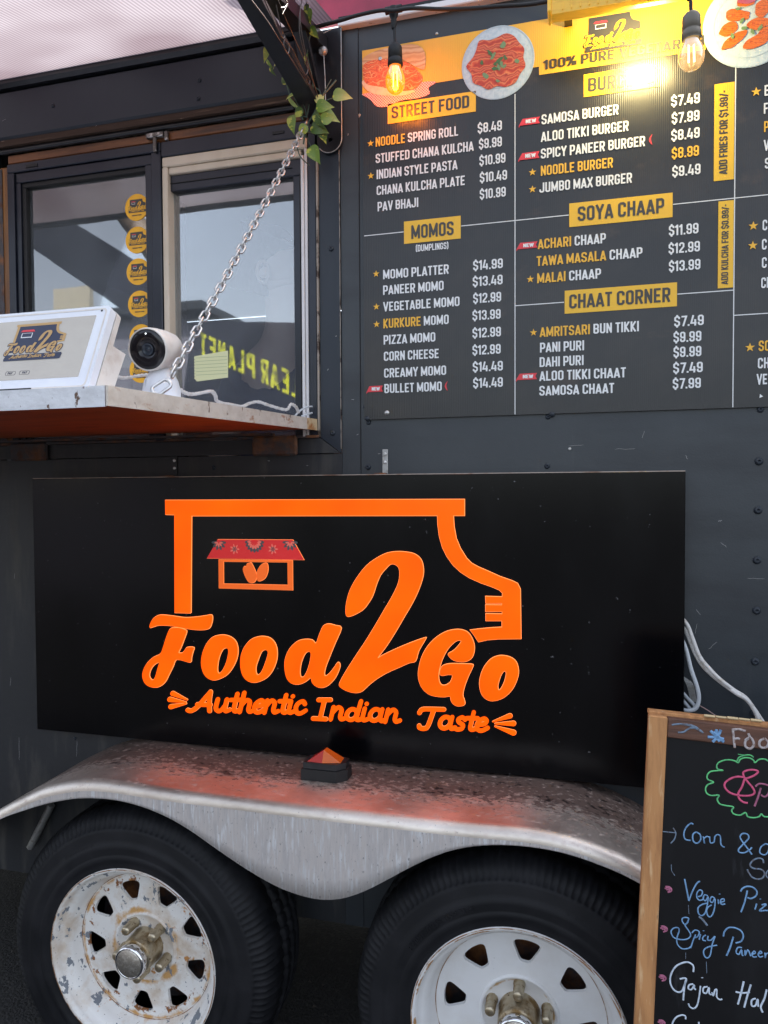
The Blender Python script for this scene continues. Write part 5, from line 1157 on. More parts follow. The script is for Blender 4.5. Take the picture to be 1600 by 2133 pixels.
# ================================================================== CABLES ON THE SHELF
def cable(name, P, r, mt, label, cat='cable', n=8, group=None, twist=0):
    m = MB(); P = smooth([tuple(p) for p in P], False, 6)
    if twist:
        for s_ in (0, PI):
            L = 0; Q = []
            for i, p in enumerate(P):
                if i: L += (Vector(p)-Vector(P[i-1])).length
                a = L*twist+s_; Q.append((p[0]+math.cos(a)*r*.45, p[1]+math.sin(a)*r*.45, p[2]+math.sin(a)*r*.45))
            m.tube(Q, r*.72, n)
    else: m.tube(P, r, n)
    return tag(m.build(name, mt), label, cat, group)
def sp(px, py, lift=.004):                     # a point on the shelf top
    d = ray(px, py); n = Vector((0, -.031/.79, 1)).normalized(); n = Vector((0, -(-.031/.79), 1)); p0_ = Vector((0, 0, 1.541+lift)); n = Vector((0, -.0392, 1)); t = (p0_-CAM).dot(n)/d.dot(n); return CAM+d*t
def spx(px, py, o): return at(px, py, o)
cable('white_cable', [at(205, 760, .58), at(225, 775, .56), at(245, 785, .54), at(262, 787, .52), at(285, 783, .51), at(312, 780, .50)], .0030, cord_w, 'white twisted cord looping from behind the tablet to the round camera', twist=500)
cable('white_cable', [at(358, 795, .54), at(368, 806, .52), at(385, 818, .50), at(398, 821, .47), at(415, 819, .45), at(440, 815, .42), at(449, 825, .40), at(453, 836, .38), at(480, 843, .33), at(505, 846, .29), at(520, 840, .25), at(538, 837, .22), at(560, 844, .19), at(580, 850, .16), at(598, 853, .13), at(606, 842, .11), at(617, 848, .09), at(622, 860, .07)], .0034, cord_w, 'white twisted cord kinked along the shelf edge below the right window', twist=420)
cable('grey_cable', [at(612, 869, .06), at(626, 855, .05), at(640, 848, .035), at(650, 847, .02)], .0022, cord_g, 'short grey cord curving up at the shelf end beside the window jamb')
cable('grey_cable', [at(628, 867, .05), at(640, 863, .04), at(650, 860, .02)], .0022, cord_g, 'short grey cord stub lying low at the shelf end beside the window jamb')

# ================================================================== CABLES RIGHT OF THE SIGN
G1 = 'loose cables beside the sign panel'
cable('white_cable', [at(1418, 1285, .03), at(1432, 1302, .03), at(1443, 1330, .03), at(1458, 1368, .028), at(1480, 1395, .028), at(1500, 1415, .028), at(1530, 1438, .028), at(1552, 1452, .025), at(1570, 1475, .025), at(1590, 1505, .025), at(1620, 1550, .02)], .0040, cord_w, 'uppermost of two white cables leaving the sign edge, running to the lower right', group=G1)
cable('white_cable', [at(1418, 1300, .022), at(1431, 1320, .022), at(1445, 1355, .02), at(1462, 1385, .018), at(1485, 1408, .016), at(1505, 1424, .015), at(1535, 1445, .036), at(1556, 1458, .036), at(1572, 1480, .036), at(1583, 1508, .036), at(1605, 1560, .03)], .0040, cord_w, 'lower of two white cables leaving the sign edge, crossing the other', group=G1)
cable('grey_cable', [at(1420, 1330, .03), at(1430, 1355, .03), at(1440, 1395, .03), at(1452, 1430, .03), at(1456, 1455, .03), at(1450, 1475, .03), at(1436, 1480, .028), at(1420, 1478, .025)], .0042, cord_g, 'pale grey cable hanging in a narrow loop from behind the sign', group=G1)
cable('grey_cable', [at(1420, 1440, .022), at(1433, 1455, .022), at(1447, 1470, .022), at(1440, 1478, .02), at(1420, 1455, .02)], .0035, cord_g, 'short grey cable end tucked behind the hanging loop', group=G1)
m = MB()
for k in range(6): m.tube(smooth([tuple(at(1422+k*3, 1408+k*2, .012)), tuple(at(1432+k*2.5, 1430, .015)), tuple(at(1440+k*2, 1462, .012))], False, 4), .0012, 5)
tag(m.build('frayed_cable', zinc), 'frayed braid of thin grey wires inside the cable loop', 'cable')
cable('thin_wire', [at(1458, 1470, .02), at(1475, 1480, .02), at(1500, 1496, .03), at(1530, 1508, .04)], .0011, mat('pinkish_wire', (.40, .26, .24), .5), 'thin pinkish wire running down behind the chalkboard top', 'wire')

# ================================================================== STRING LIGHTS
SL = thing('string_lights', (at(820, 20, .1).x, -.1, 2.2), 'black string light cable with one glowing amber bulb and one unlit bulb', 'string lights')
a = at(820, 22, .1); b2 = at(1440, -60, .24)
m = MB(); m.tube(smooth([(-.66, -.05, 2.412), tuple(at(700, 45, .08)), tuple(at(740, 33, .09)), tuple(at(790, 22, .1)), tuple(a), tuple(at(860, 17, .1)), tuple(at(940, 19, .105)), tuple(at(1040, 13, .115)), tuple(at(1135, 4, .12)), tuple(at(1300, -40, .16)), tuple(b2), (.6, -.26, 2.40)], False, 6), .0040, 8); m.build('cable', rubber_black, SL)
def socket_bulb(px, py_top, py_s0, py_s1, py_b1, o, lit, tilt=0):
    top = at(px, py_top, o); s0 = at(px+tilt, py_s0, o); s1 = at(px+tilt, py_s1, o); b1 = at(px+tilt*1.5, py_b1, o); h = s0.z-s1.z; L = s1.z-b1.z
    ax = (b1-s0).normalized()
    m = MB(); m.lathe([(-.004, .010), (.0, .0115), (.014, .009), (.020, .0055), (.024, .0068), (.028, .0055), (.032, .0068), (.036, .0050), (.04, .0045)], top, Vector((0, 0, -1)), 16)
    m.tube([top+Vector((-.018, 0, 0)), top+Vector((.018, 0, 0))], .0078, 12); m.build('connector', rubber_black, SL)
    m = MB(); m.tube([top, s0], .0030, 8); m.build('drop_wire', rubber_black, SL)
    m = MB(); m.lathe([(-.006, .004), (-.004, .010), (0, .0135), (.003, .0148), (h*.55, .0155), (h*.57, .0140), (h*.63, .0140), (h*.65, .0160), (h*.9, .0165), (h*.93, .0150), (h, .0146)], s0, ax, 28); m.build('socket', rubber_black if lit else mat('dusty_grey_socket', (.17, .15, .12), .5, .2), SL)
    m = MB(); R_ = .0212; m.lathe([(-.004, .0125), (L*.08, .0138), (L*.22, .0175), (L*.40, R_*.97), (L*.58, R_), (L*.74, R_*.93), (L*.87, R_*.72), (L*.96, R_*.40), (L, 0)], s1, ax, 32)
    gb = m.build('bulb', bulb_mat('amber_lit_glass', (1, .55, .12), .34) if lit else bulb_mat('amber_glass_painted_shine', (1, .84, .60), .09), SL, label='glowing amber bulb' if lit else 'unlit clear amber bulb with a painted shine')  # unlit glass emits slightly, standing in for its shine
    m = MB(); fs_ = emis('hot_filament', (1, .62, .18), 10) if lit else mat('filament_painted_glint', (.75, .6, .35), .3, .3, emit=(1, .85, .6), es=1.2)  # unlit filament emits too, to paint the glints on it
    for k in (-1, 1):
        m.tube([s1+ax*L*.12+Vector((k*.004, 0, 0)), s1+ax*L*.72+Vector((k*.0045, 0, 0))], .00105 if lit else .0016, 6)
    m.build('filament', fs_, gb)
    m = MB(); m.lathe([(0, .007), (L*.12, .006), (L*.2, .002), (L*.22, 0)], s1, ax, 12); m.build('glass_stem', cream_in, gb)
    if lit:
        ld = bpy.data.lights.new('bulb_glow', 'POINT'); ld.energy = .2; ld.color = (1, .42, .08); ld.shadow_soft_size = .012
        lo = bpy.data.objects.new('bulb_glow', ld); COL.objects.link(lo); lo.parent = SL; lo.location = s1+ax*L*.5-WO[SL.name]
socket_bulb(820, 20, 97, 140, 196, .082, True, 3)
socket_bulb(1437, -50, 33, 84, 147, .245, False, 3)

# ================================================================== FLOODLIGHT OVER THE MENU
fa = at(1150, 34, .12); fb = at(1420, 0, .12); zf0 = (fa.z+fb.z)/2
FL = thing('wall_lamp', ((fa.x+fb.x)/2, -.12, zf0), 'long amber housed lamp shining down on the menu board', 'lamp')
x0_, x1_ = fa.x, fb.x+.16
mb = MB(); mb.prism([(x0_, -.135, zf0), (x0_, -.105, zf0+.002), (x0_, -.100, zf0+.034), (x0_, -.142, zf0+.034)], (x1_-x0_, 0, 0)); mb.build('housing', fix_yel, FL)
mb = MB(); mb.box(x0_-.008, x0_-.0005, -.144, -.098, zf0+.001, zf0+.038, .002); mb.box(x1_+.0005, x1_+.008, -.144, -.098, zf0+.001, zf0+.038, .002); mb.build('end_cap', fix_yel, FL)
mb = MB(); mb.box(x0_-.008, x1_+.008, -.150, -.092, zf0+.0385, zf0+.048, .002); mb.build('top_plate', black_metal, FL)
for xx in (x0_+.03, x1_-.03): mb = MB(); mb.box(xx-.008, xx+.008, -.0915, -.0005, zf0+.050, zf0+.056); mb.build('wall_arm', black_metal, FL)
for k in range(14):
    xx = x0_+.02+k*.0165; mb = MB(); mb.box(xx, xx+.0022, -.1395, -.1365, zf0+.004, zf0+.031); mb.build('grill_bar', fix_yel, FL)
wt_ = at(1344, 62, 0)
lx_ = wt_.x
mb = MB(); mb.box(lx_-.030, lx_+.030, -.1485, -.1445, zf0+.014, zf0+.028); mb.build('lit_strip', emis('lamp_white', (1, .84, .45), 3), FL)
ld = bpy.data.lights.new('lamp_beam', 'AREA'); ld.shape = 'RECTANGLE'; ld.size = .05; ld.size_y = .02; ld.energy = .58; ld.color = (1, .80, .34)
lo = bpy.data.objects.new('lamp_beam', ld); COL.objects.link(lo); lo.parent = FL
lw = Vector((lx_, -.122, zf0-.014)); lo.location = lw-WO[FL.name]
dn = (Vector((lx_, 0, zf0-.035))-lw).normalized(); lo.rotation_euler = (-dn).to_track_quat('Z', 'Y').to_euler()

# ================================================================== AWNING AND ITS BRACKET
AW = thing('door_awning', (-1.9, -.5, 2.2), 'translucent pinkish twin wall awning sheet over the serving windows', 'awning')
def sheet(y): return 2.438-.24*(-y-.03)
mb = MB(); xs_ = (-3.3, -.60); vs = []
for x in np.linspace(-3.3, -.536, 28):
    for y in np.linspace(-.03, -.52, 12): vs.append((x, y, sheet(y)))
mb.add(vs, [(i*12+j, i*12+j+1, (i+1)*12+j+1, (i+1)*12+j) for i in range(27) for j in range(11)]); mb.build('sheet', awning_mat(), AW)
mb = MB(); mb.box(-3.3, -.536, -.545, -.521, sheet(-.52)-.012, sheet(-.52)+.012, .003); mb.build('front_gutter', black_metal, AW)
BK = thing('awning_bracket', (-.57, -.02, 2.15), 'black ornamental awning bracket with open scrollwork beside the ivy', 'bracket')
def bar(mb, P, th, xa, xb):          # a bar in the (y, z) plane, given thickness, from xa to xb
    P = [Vector((0, p[0], p[1])) for p in P]; L = []; R_ = []
    for i, p in enumerate(P):
        t = (P[min(i+1, len(P)-1)]-P[max(i-1, 0)]).normalized(); n_ = Vector((0, -t.z, t.y)); L.append(p+n_*th/2); R_.append(p-n_*th/2)
    n_ = len(P); V = [Vector((xa, q.y, q.z)) for q in L+R_]+[Vector((xb, q.y, q.z)) for q in L+R_]
    F_ = []
    for i in range(n_-1):
        F_ += [(i, i+1, n_+i+1, n_+i), (2*n_+i, 3*n_+i, 3*n_+i+1, 2*n_+i+1), (i, 2*n_+i, 2*n_+i+1, i+1), (n_+i, n_+i+1, 3*n_+i+1, 3*n_+i)]
    F_ += [(0, n_, 3*n_, 2*n_), (n_-1, 3*n_-1, 4*n_-1, 2*n_-1)]
    mb.add(V, F_)
XA, XB = -.600, -.556
pl = [(-.6125+.0, 2.425), (-.6125, 2.185)]
mb = MB(); cxp, czp, rp = -.5525, 2.182, .030
lp = [(-.583, 2.432), (-.583, 2.182)]+[(cxp+math.cos(a)*rp, czp+math.sin(a)*rp) for a in np.linspace(PI, 2*PI, 18)][1:]+[(-.5225, 2.432)]
hole = circ((cxp+.002, czp-.001), .0052, 14); add_shape(mb, [lp, hole], wallfn(-.0048), .010); mb.build('wall_plate', black_metal, BK)
mb = MB(); mb.tube([Vector((x, -.0155, z)) for x, z in [(-.5225, 2.43), (-.5225, 2.182)]+[(cxp+math.cos(a)*rp, czp+math.sin(a)*rp) for a in np.linspace(2*PI, 1.2*PI, 12)]], .0012, 6); mb.build('plate_bead', zinc, BK)
def yz(px, py, x0): v = atx(px, py, x0); return (v.y, v.z)
mb = MB(); f0 = yz(668, 250, -.575); f1 = yz(525, -5, -.575)
d_ = (f1[0]-f0[0], f1[1]-f0[1]); f2 = (f0[0]+d_[0]*2.3, f0[1]+d_[1]*2.3)
yE = -.46; tE = (yE-f0[0])/(f1[0]-f0[0]); zE = f0[1]+d_[1]*tE
bar(mb, [f0, (yE, zE)], .014, XA, XB); mb.build('brace', black_metal, BK)
g0 = yz(684, 205, -.56); g1 = yz(640, 60, -.56); g2 = yz(612, -5, -.56)
mb = MB(); bar(mb, [f0, g1, g2, (g2[0]-.10, g2[1]+.02), (yE, zE+.01)], .012, XA+.008, XB-.006); mb.build('curved_brace', black_metal, BK)
mb = MB(); zt_ = yz(701, 60, -.535)[1]; bar(mb, [(-.012, 2.40), (-.52, sheet(-.52)-.035)], .028, XA+.004, XB); mb.build('top_arm', black_metal, BK)
# scrolls: thin bent strips between the braces
scroll_m = mat('worn_bracket_metal', (.10, .09, .085), .35, .6)
def scroll(P, r=.0016):
    m = MB(); r *= .75; Q = [atx(px, py, -.553) for px, py in P]; m.tube(smooth([tuple(q) for q in Q], False, 5), r, 6); m.build('scroll', scroll_m, BK)
scroll([(575, 10), (585, 55), (592, 75), (588, 79), (578, 60), (560, 20), (548, -10)]); scroll([(625, 10), (627, 60), (640, 130), (641, 148), (636, 156), (630, 148), (612, 108), (600, 90)])
scroll([(592, 82), (601, 92), (602, 104), (599, 112), (593, 102), (591, 90), (592, 82)]); scroll([(639, 157), (645, 166), (644, 176), (640, 172), (637, 163)])
scroll([(524, 0), (560, 48), (600, 112), (641, 178)], .0013); scroll([(577, -5), (600, 50), (640, 140), (664, 205)], .0013); scroll([(630, -5), (623, 40), (628, 90), (650, 160), (663, 205)], .0013)
scroll([(595, 0), (600, 8), (592, 22), (588, 30)], .0018); scroll([(585, 16), (594, 14), (600, 6)], .0018)

# hanging wire with a metal ball
HB = thing('hanging_ball', at(672, 106, .03), 'small silver ball on a thin wire hanging beside the awning bracket', 'ornament')
m = MB(); bc = at(673, 106, .035); m.lathe([(.0102*math.cos(t)*-1, .0102*math.sin(t)) for t in np.linspace(0, PI, 14)], bc, Vector((0, 0, 1)), 24); m.build('ball', zinc, HB)
m = MB(); m.tube(smooth([tuple(at(671, 65, .03)), tuple(at(675, 85, .033)), tuple(at(674, 106, .035)), tuple(at(677, 160, .03)), tuple(at(678, 210, .025))], False, 4), .0012, 6)
m.tube([at(672, 70, .03), at(692, 60, .02)], .001, 5); m.tube([at(671, 67, .03), at(650, 69, .02)], .0016, 6); m.build('wire', zinc, HB)

# ================================================================== ARTIFICIAL IVY
IV = thing('ivy_garland', (-.57, -.08, 2.2), 'artificial pothos vine with variegated heart shaped leaves wound on the bracket', 'vine')
def vine(P, o=.07, r=.0014):
    m = MB(); m.tube(smooth([tuple(at(px, py, oo)) for px, py, oo in P], False, 5), r, 6); m.build('stem', vine_mat, IV)
vine([(640, 262, .07), (650, 245, .08), (662, 225, .08), (668, 212, .08), (667, 192, .08), (658, 183, .08)], r=.0013)
vine([(632, 300, .075), (640, 262, .075), (655, 235, .08), (668, 205, .08), (685, 185, .07), (700, 167, .06)], r=.0020)
vine([(640, 240, .08), (644, 215, .08), (642, 195, .08)]); vine([(655, 232, .07), (675, 212, .07), (698, 203, .06)])
vine([(632, 250, .08), (624, 238, .08), (606, 205, .08), (598, 180, .08), (594, 168, .08)]); vine([(640, 245, .08), (632, 215, .08), (625, 210, .08), (627, 235, .08), (632, 250, .08)])
vine([(632, 270, .08), (645, 300, .06), (655, 330, .04)]); vine([(618, 300, .075), (625, 325, .06), (645, 345, .04)]); vine([(630, 270, .08), (645, 276, .07), (660, 280, .06)]); vine([(620, 242, .08), (640, 243, .08)])
vine([(553, 95, .12), (562, 107, .12), (569, 111, .11)], r=.001); vine([(565, 142, .12), (575, 137, .12), (583, 132, .12)], r=.001)
vine([(640, -5, .14), (638, 12, .14), (640, 20, .14)])
def leafc(px, py, L, Wd, ang, o, mi, tiltv=(0, 0)):
    """heart leaf: base point, length/width in photo pixels, direction of the tip in degrees (0 = right, 90 = down)"""
    b = at(px, py, o); sc = (b-CAM).dot(_f)/FPX; L *= sc; Wd *= sc; a = rad(ang)
    t = (Vector((math.cos(a), 0, -math.sin(a)))+Vector((0, tiltv[0], 0))).normalized(); nn = Vector((0, -1, 0)); s_ = t.cross(nn).normalized(); nn = s_.cross(t).normalized()
    nn = (nn+s_*tiltv[1]).normalized(); s_ = t.cross(nn).normalized(); nn = s_.cross(t)
    prof = [(-.10, .0), (-.09, .20), (0, .40), (.12, .49), (.28, .50), (.45, .43), (.62, .30), (.78, .16), (.90, .06), (1, 0)]
    vs = []; fs = []
    for (u, w) in prof:
        for k in (-1, -.5, 0, .5, 1):
            uu = u if k else max(u, 0); vs.append(b+t*uu*L+s_*k*w*Wd+nn*(abs(k)*w*.22*Wd-.28*u*u*L-.0006))
    for i in range(len(prof)-1):
        for j in range(4): fs.append((i*5+j, i*5+j+1, (i+1)*5+j+1, (i+1)*5+j))
    m = MB(); m.add(vs, fs, True); m.build('leaf', leaf_mats[mi], IV, origin=b)
leafc(697, 197, 38, 27, 12, .075, 2); leafc(667, 231, 46, 28, 30, .085, 2); leafc(662, 222, 34, 28, 2, .09, 0); leafc(656, 238, 36, 20, 62, .085, 1, (0, .5))
leafc(652, 262, 36, 30, 25, .075, 1); leafc(648, 308, 36, 28, 62, .06, 0); leafc(640, 183, 0.1+20, 30, 160, .085, 1); leafc(650, 192, 30, 26, -158, .085, 1)
leafc(608, 243, 34, 24, 92, .075, 0, (0, .3)); leafc(602, 205, 44, 10, 55, .085, 2, (0, .9)); leafc(597, 172, 22, 16, -130, .08, 1); leafc(599, 168, 24, 14, 70, .08, 1, (0, .5))
leafc(556, 100, 28, 14, 100, .12, 2, (0, -.8)); leafc(553, 84, 20, 10, 80, .12, 0, (0, .8)); leafc(562, 140, 22, 9, 65, .12, 1, (0, .8)); leafc(556, 126, 20, 8, 60, .12, 0, (0, .7)); leafc(639, 20, 26, 22, 80, .14, 0, (.2, 0)); leafc(640, 10, 20, 12, 110, .14, 1)

vine([(560, 100, .12), (580, 130, .11), (600, 165, .1), (612, 200, .09), (628, 232, .08)], r=.0012); vine([(642, 20, .13), (648, 60, .12), (640, 110, .11), (650, 160, .09), (655, 210, .08)], r=.0012)
vine([(690, 165, .07), (676, 190, .08), (660, 222, .08)], r=.0010); vine([(655, 262, .07), (668, 250, .075), (662, 235, .08)], r=.0012)
leafc(648, 58, 24, 18, 60, .125, 0, (.3, .4)); leafc(640, 112, 20, 14, 120, .11, 1, (0, .6)); leafc(672, 250, 30, 24, -20, .09, 0, (.2, .3)); leafc(628, 228, 24, 18, 150, .09, 1, (.2, -.4)); leafc(660, 212, 26, 20, -50, .09, 2, (.3, .5))
leafc(636, 262, 26, 20, 130, .085, 2, (.1, -.5)); leafc(580, 128, 20, 12, 150, .115, 2, (0, .7)); leafc(612, 196, 22, 14, 170, .095, 0, (0, .6)); leafc(668, 268, 30, 22, 70, .07, 1, (.3, -.3))

# ================================================================== CHALKBOARD SIGN
CO = .42; lean = rad(5)
cbn = Vector((0, -math.cos(lean), math.sin(lean))); cb0 = at(1352, 1490, CO)
def cbp(px, py, d=0.0): return atp(px, py, cb0+cbn*d, cbn)
e_x = (cbp(1600, 1520)-cb0).normalized(); e_z = cbn.cross(e_x).normalized(); e_z = e_z if e_z.z > 0 else -e_z
# keep the left rail along the measured edge
el = (cb0-cbp(1322, 2133)).normalized(); e_z = el; e_x = e_z.cross(cbn).normalized(); e_x = e_x if e_x.x > 0 else -e_x
CBD = thing('chalkboard_sign', (cb0.x+.25, cb0.y-.03, 0), 'wooden framed A-frame chalkboard with handwritten food specials', 'chalkboard')
def C3(u, v, w): return cb0+e_x*u+e_z*v+cbn*w
RW = (cbp(1391, 1497)-cb0).dot(e_x); HB_ = -(cb0.z)/e_z.z*1.0+.004; WB = .60
def cbox(mb, u0, u1, v0, v1, w0, w1, bv=.0015): mb.obox(C3((u0+u1)/2, (v0+v1)/2, (w0+w1)/2), e_x, e_z, cbn, (u1-u0)/2, (v1-v0)/2, (w1-w0)/2, bv); return mb
cbox(MB(), 0, RW, HB_, 0, -.018, 0).build('left_rail', old_wood, CBD); cbox(MB(), WB-RW, WB, HB_, 0, -.018, 0).build('right_rail', old_wood, CBD)
th_ = -(cbp(1393, 1537)-cb0).dot(e_z)
cbox(MB(), RW+.0005, WB-RW-.0005, -th_, -.001, -.018, -.0012).build('top_rail', old_wood_top, CBD)
cbox(MB(), RW+.0005, WB-RW-.0005, -.93, -.89, -.018, -.0012).build('bottom_rail', old_wood_top, CBD)
cbox(MB(), RW-.003, WB-RW+.003, -.8895, -th_-.0003, -.012, -.0065, 0).build('slate', slate_board, CBD)
mb = MB(); cbox(mb, .001, WB, -.003, .0035, -.040, -.0185, .001); mb.build('back_top_rail', old_wood, CBD)
# rear leg frame
rl = (Vector((0, .30, -1))).normalized()
for u in (0.004, WB-RW):
    a = C3(u+RW/2, -.004, -.030); L = a.z/-rl.z; b = a+rl*L*.99; m = MB(); d = (b-a).normalized(); s_ = Vector((1, 0, 0)); m.obox((a+b)/2, s_, d.cross(s_), d, RW*.45, .009, L*.495, .001); m.build('rear_leg', old_wood, CBD)
m = MB()
for k in range(5): m.tube([C3(.082+k*.0165, .0062+.0004*k, -.016), C3(.0975+k*.0165, .0062+.0004*k, -.016)], .0026 if k % 2 == 0 else .0021, 8)
m.build('piano_hinge', mat('brass_hinge', (.55, .42, .24), .4, .5), CBD)
def w6(P): return [(1300+.1875*u, 1480+.1875*v) for u, v in P]
def w7(P): return [(1300+.1875*u, 1780+.1875*v) for u, v in P]
def chalk_stroke(P, mt, r=.0011, d=-.0063, name='chalk_stroke', sm_n=5):
    Q = [cbp(px, py, d) for px, py in P]; Q = [Vector(q) for q in smooth([tuple(q) for q in Q], False, sm_n)] if len(Q) > 2 else Q
    m = MB(); m.tube(Q, r, 6, True, cbn, .35); m.build(name, mt, CBD)
dT = -.0008
for P in ([(530, 160), (620, 150), (700, 155), (780, 175), (840, 215), (880, 250)], [(600, 245), (660, 240), (700, 215), (740, 195), (800, 195)], [(640, 150), (720, 165), (790, 195), (870, 245)]): chalk_stroke(w6(P), ch_grey, .0014, dT)
for P in ([(960, 225), (1040, 300), (1110, 350)], [(1075, 215), (1040, 290), (985, 350)], [(930, 295), (1020, 300), (1110, 320)], [(1025, 210), (1035, 300), (1060, 345)], [(990, 240), (1070, 310)]): chalk_stroke(w6(P), ch_blue, .0022, dT)
for P in ([(1210, 210), (1220, 320), (1230, 415)], [(1200, 215), (1280, 210), (1350, 230)], [(1220, 320), (1260, 310), (1290, 320)], [(1400, 300), (1350, 340), (1350, 400), (1400, 425), (1440, 390), (1435, 340), (1400, 300), (1345, 330)], [(1380, 255), (1400, 300)],
          [(1560, 310), (1510, 340), (1505, 390), (1540, 415), (1590, 400), (1600, 350), (1560, 310)]): chalk_stroke(w6(P), ch_wash, .0018, dT)
bub = [(1640, 590), (1600, 560), (1560, 540), (1500, 545), (1455, 580), (1440, 555), (1400, 530), (1340, 525), (1290, 545), (1268, 580), (1230, 560), (1160, 548), (1090, 560), (1040, 590), (1030, 630), (1050, 655), (1100, 665), (1040, 668), (960, 680), (925, 720), (930, 765), (995, 797), (930, 825), (905, 870), (920, 920), (970, 945), (1055, 942), (1035, 985), (1060, 1035), (1120, 1055), (1215, 1072), (1195, 1110), (1220, 1150), (1290, 1163), (1350, 1135), (1375, 1180), (1440, 1192), (1500, 1180), (1525, 1150), (1560, 1180), (1640, 1180)]
chalk_stroke(w6(bub), ch_green, .0011); chalk_stroke(w6([(1255, 560), (1280, 520), (1340, 498), (1400, 495), (1440, 520)]), ch_green, .0010); chalk_stroke(w6([(1265, 485), (1330, 495), (1385, 490)]), ch_green, .0006)
chalk_stroke(w6([(1335, 745), (1260, 735), (1180, 760), (1120, 810), (1130, 870), (1190, 920), (1290, 945), (1400, 945), (1450, 915), (1430, 860), (1380, 800), (1335, 740), (1325, 690), (1370, 665), (1440, 660), (1490, 680), (1450, 720), (1380, 750), (1340, 765), (1310, 850), (1270, 920), (1280, 980), (1330, 1020), (1375, 1028)]), ch_pink, .0015)
chalk_stroke(w6([(1520, 860), (1490, 960), (1450, 1065)]), ch_pinkp, .0015); chalk_stroke(w6([(1460, 845), (1500, 815), (1560, 820), (1620, 850), (1600, 930), (1560, 960), (1520, 935)]), ch_pinkp, .0014)
for P, mt, r in [([(430, 1345), (500, 1352), (580, 1360)], ch_grey, .0008), ([(545, 1305), (575, 1360), (560, 1430), (520, 1475)], ch_grey, .0010),
 ([(770, 1265), (740, 1255), (690, 1300), (665, 1370), (680, 1430), (740, 1445)], ch_blue, .0011), ([(800, 1350), (765, 1380), (770, 1450), (810, 1475), (850, 1440), (845, 1380), (800, 1350)], ch_blue, .0011),
 ([(880, 1400), (895, 1480), (885, 1430), (920, 1400), (950, 1410)], ch_blue, .0010), ([(950, 1400), (960, 1470), (1000, 1460), (1010, 1400), (1040, 1380), (1070, 1400), (1075, 1480), (1095, 1510), (1120, 1520)], ch_blue, .0010),
 ([(1420, 1600), (1370, 1530), (1310, 1450), (1290, 1400), (1320, 1368), (1370, 1375), (1385, 1420), (1330, 1480), (1275, 1540), (1280, 1575), (1340, 1580), (1400, 1545), (1420, 1520)], ch_blue, .0011),
 ([(1570, 1480), (1520, 1520), (1510, 1580), (1560, 1605), (1600, 1570), (1610, 1500), (1570, 1480)], ch_blue, .0010)]: chalk_stroke(w6(P), mt, r)
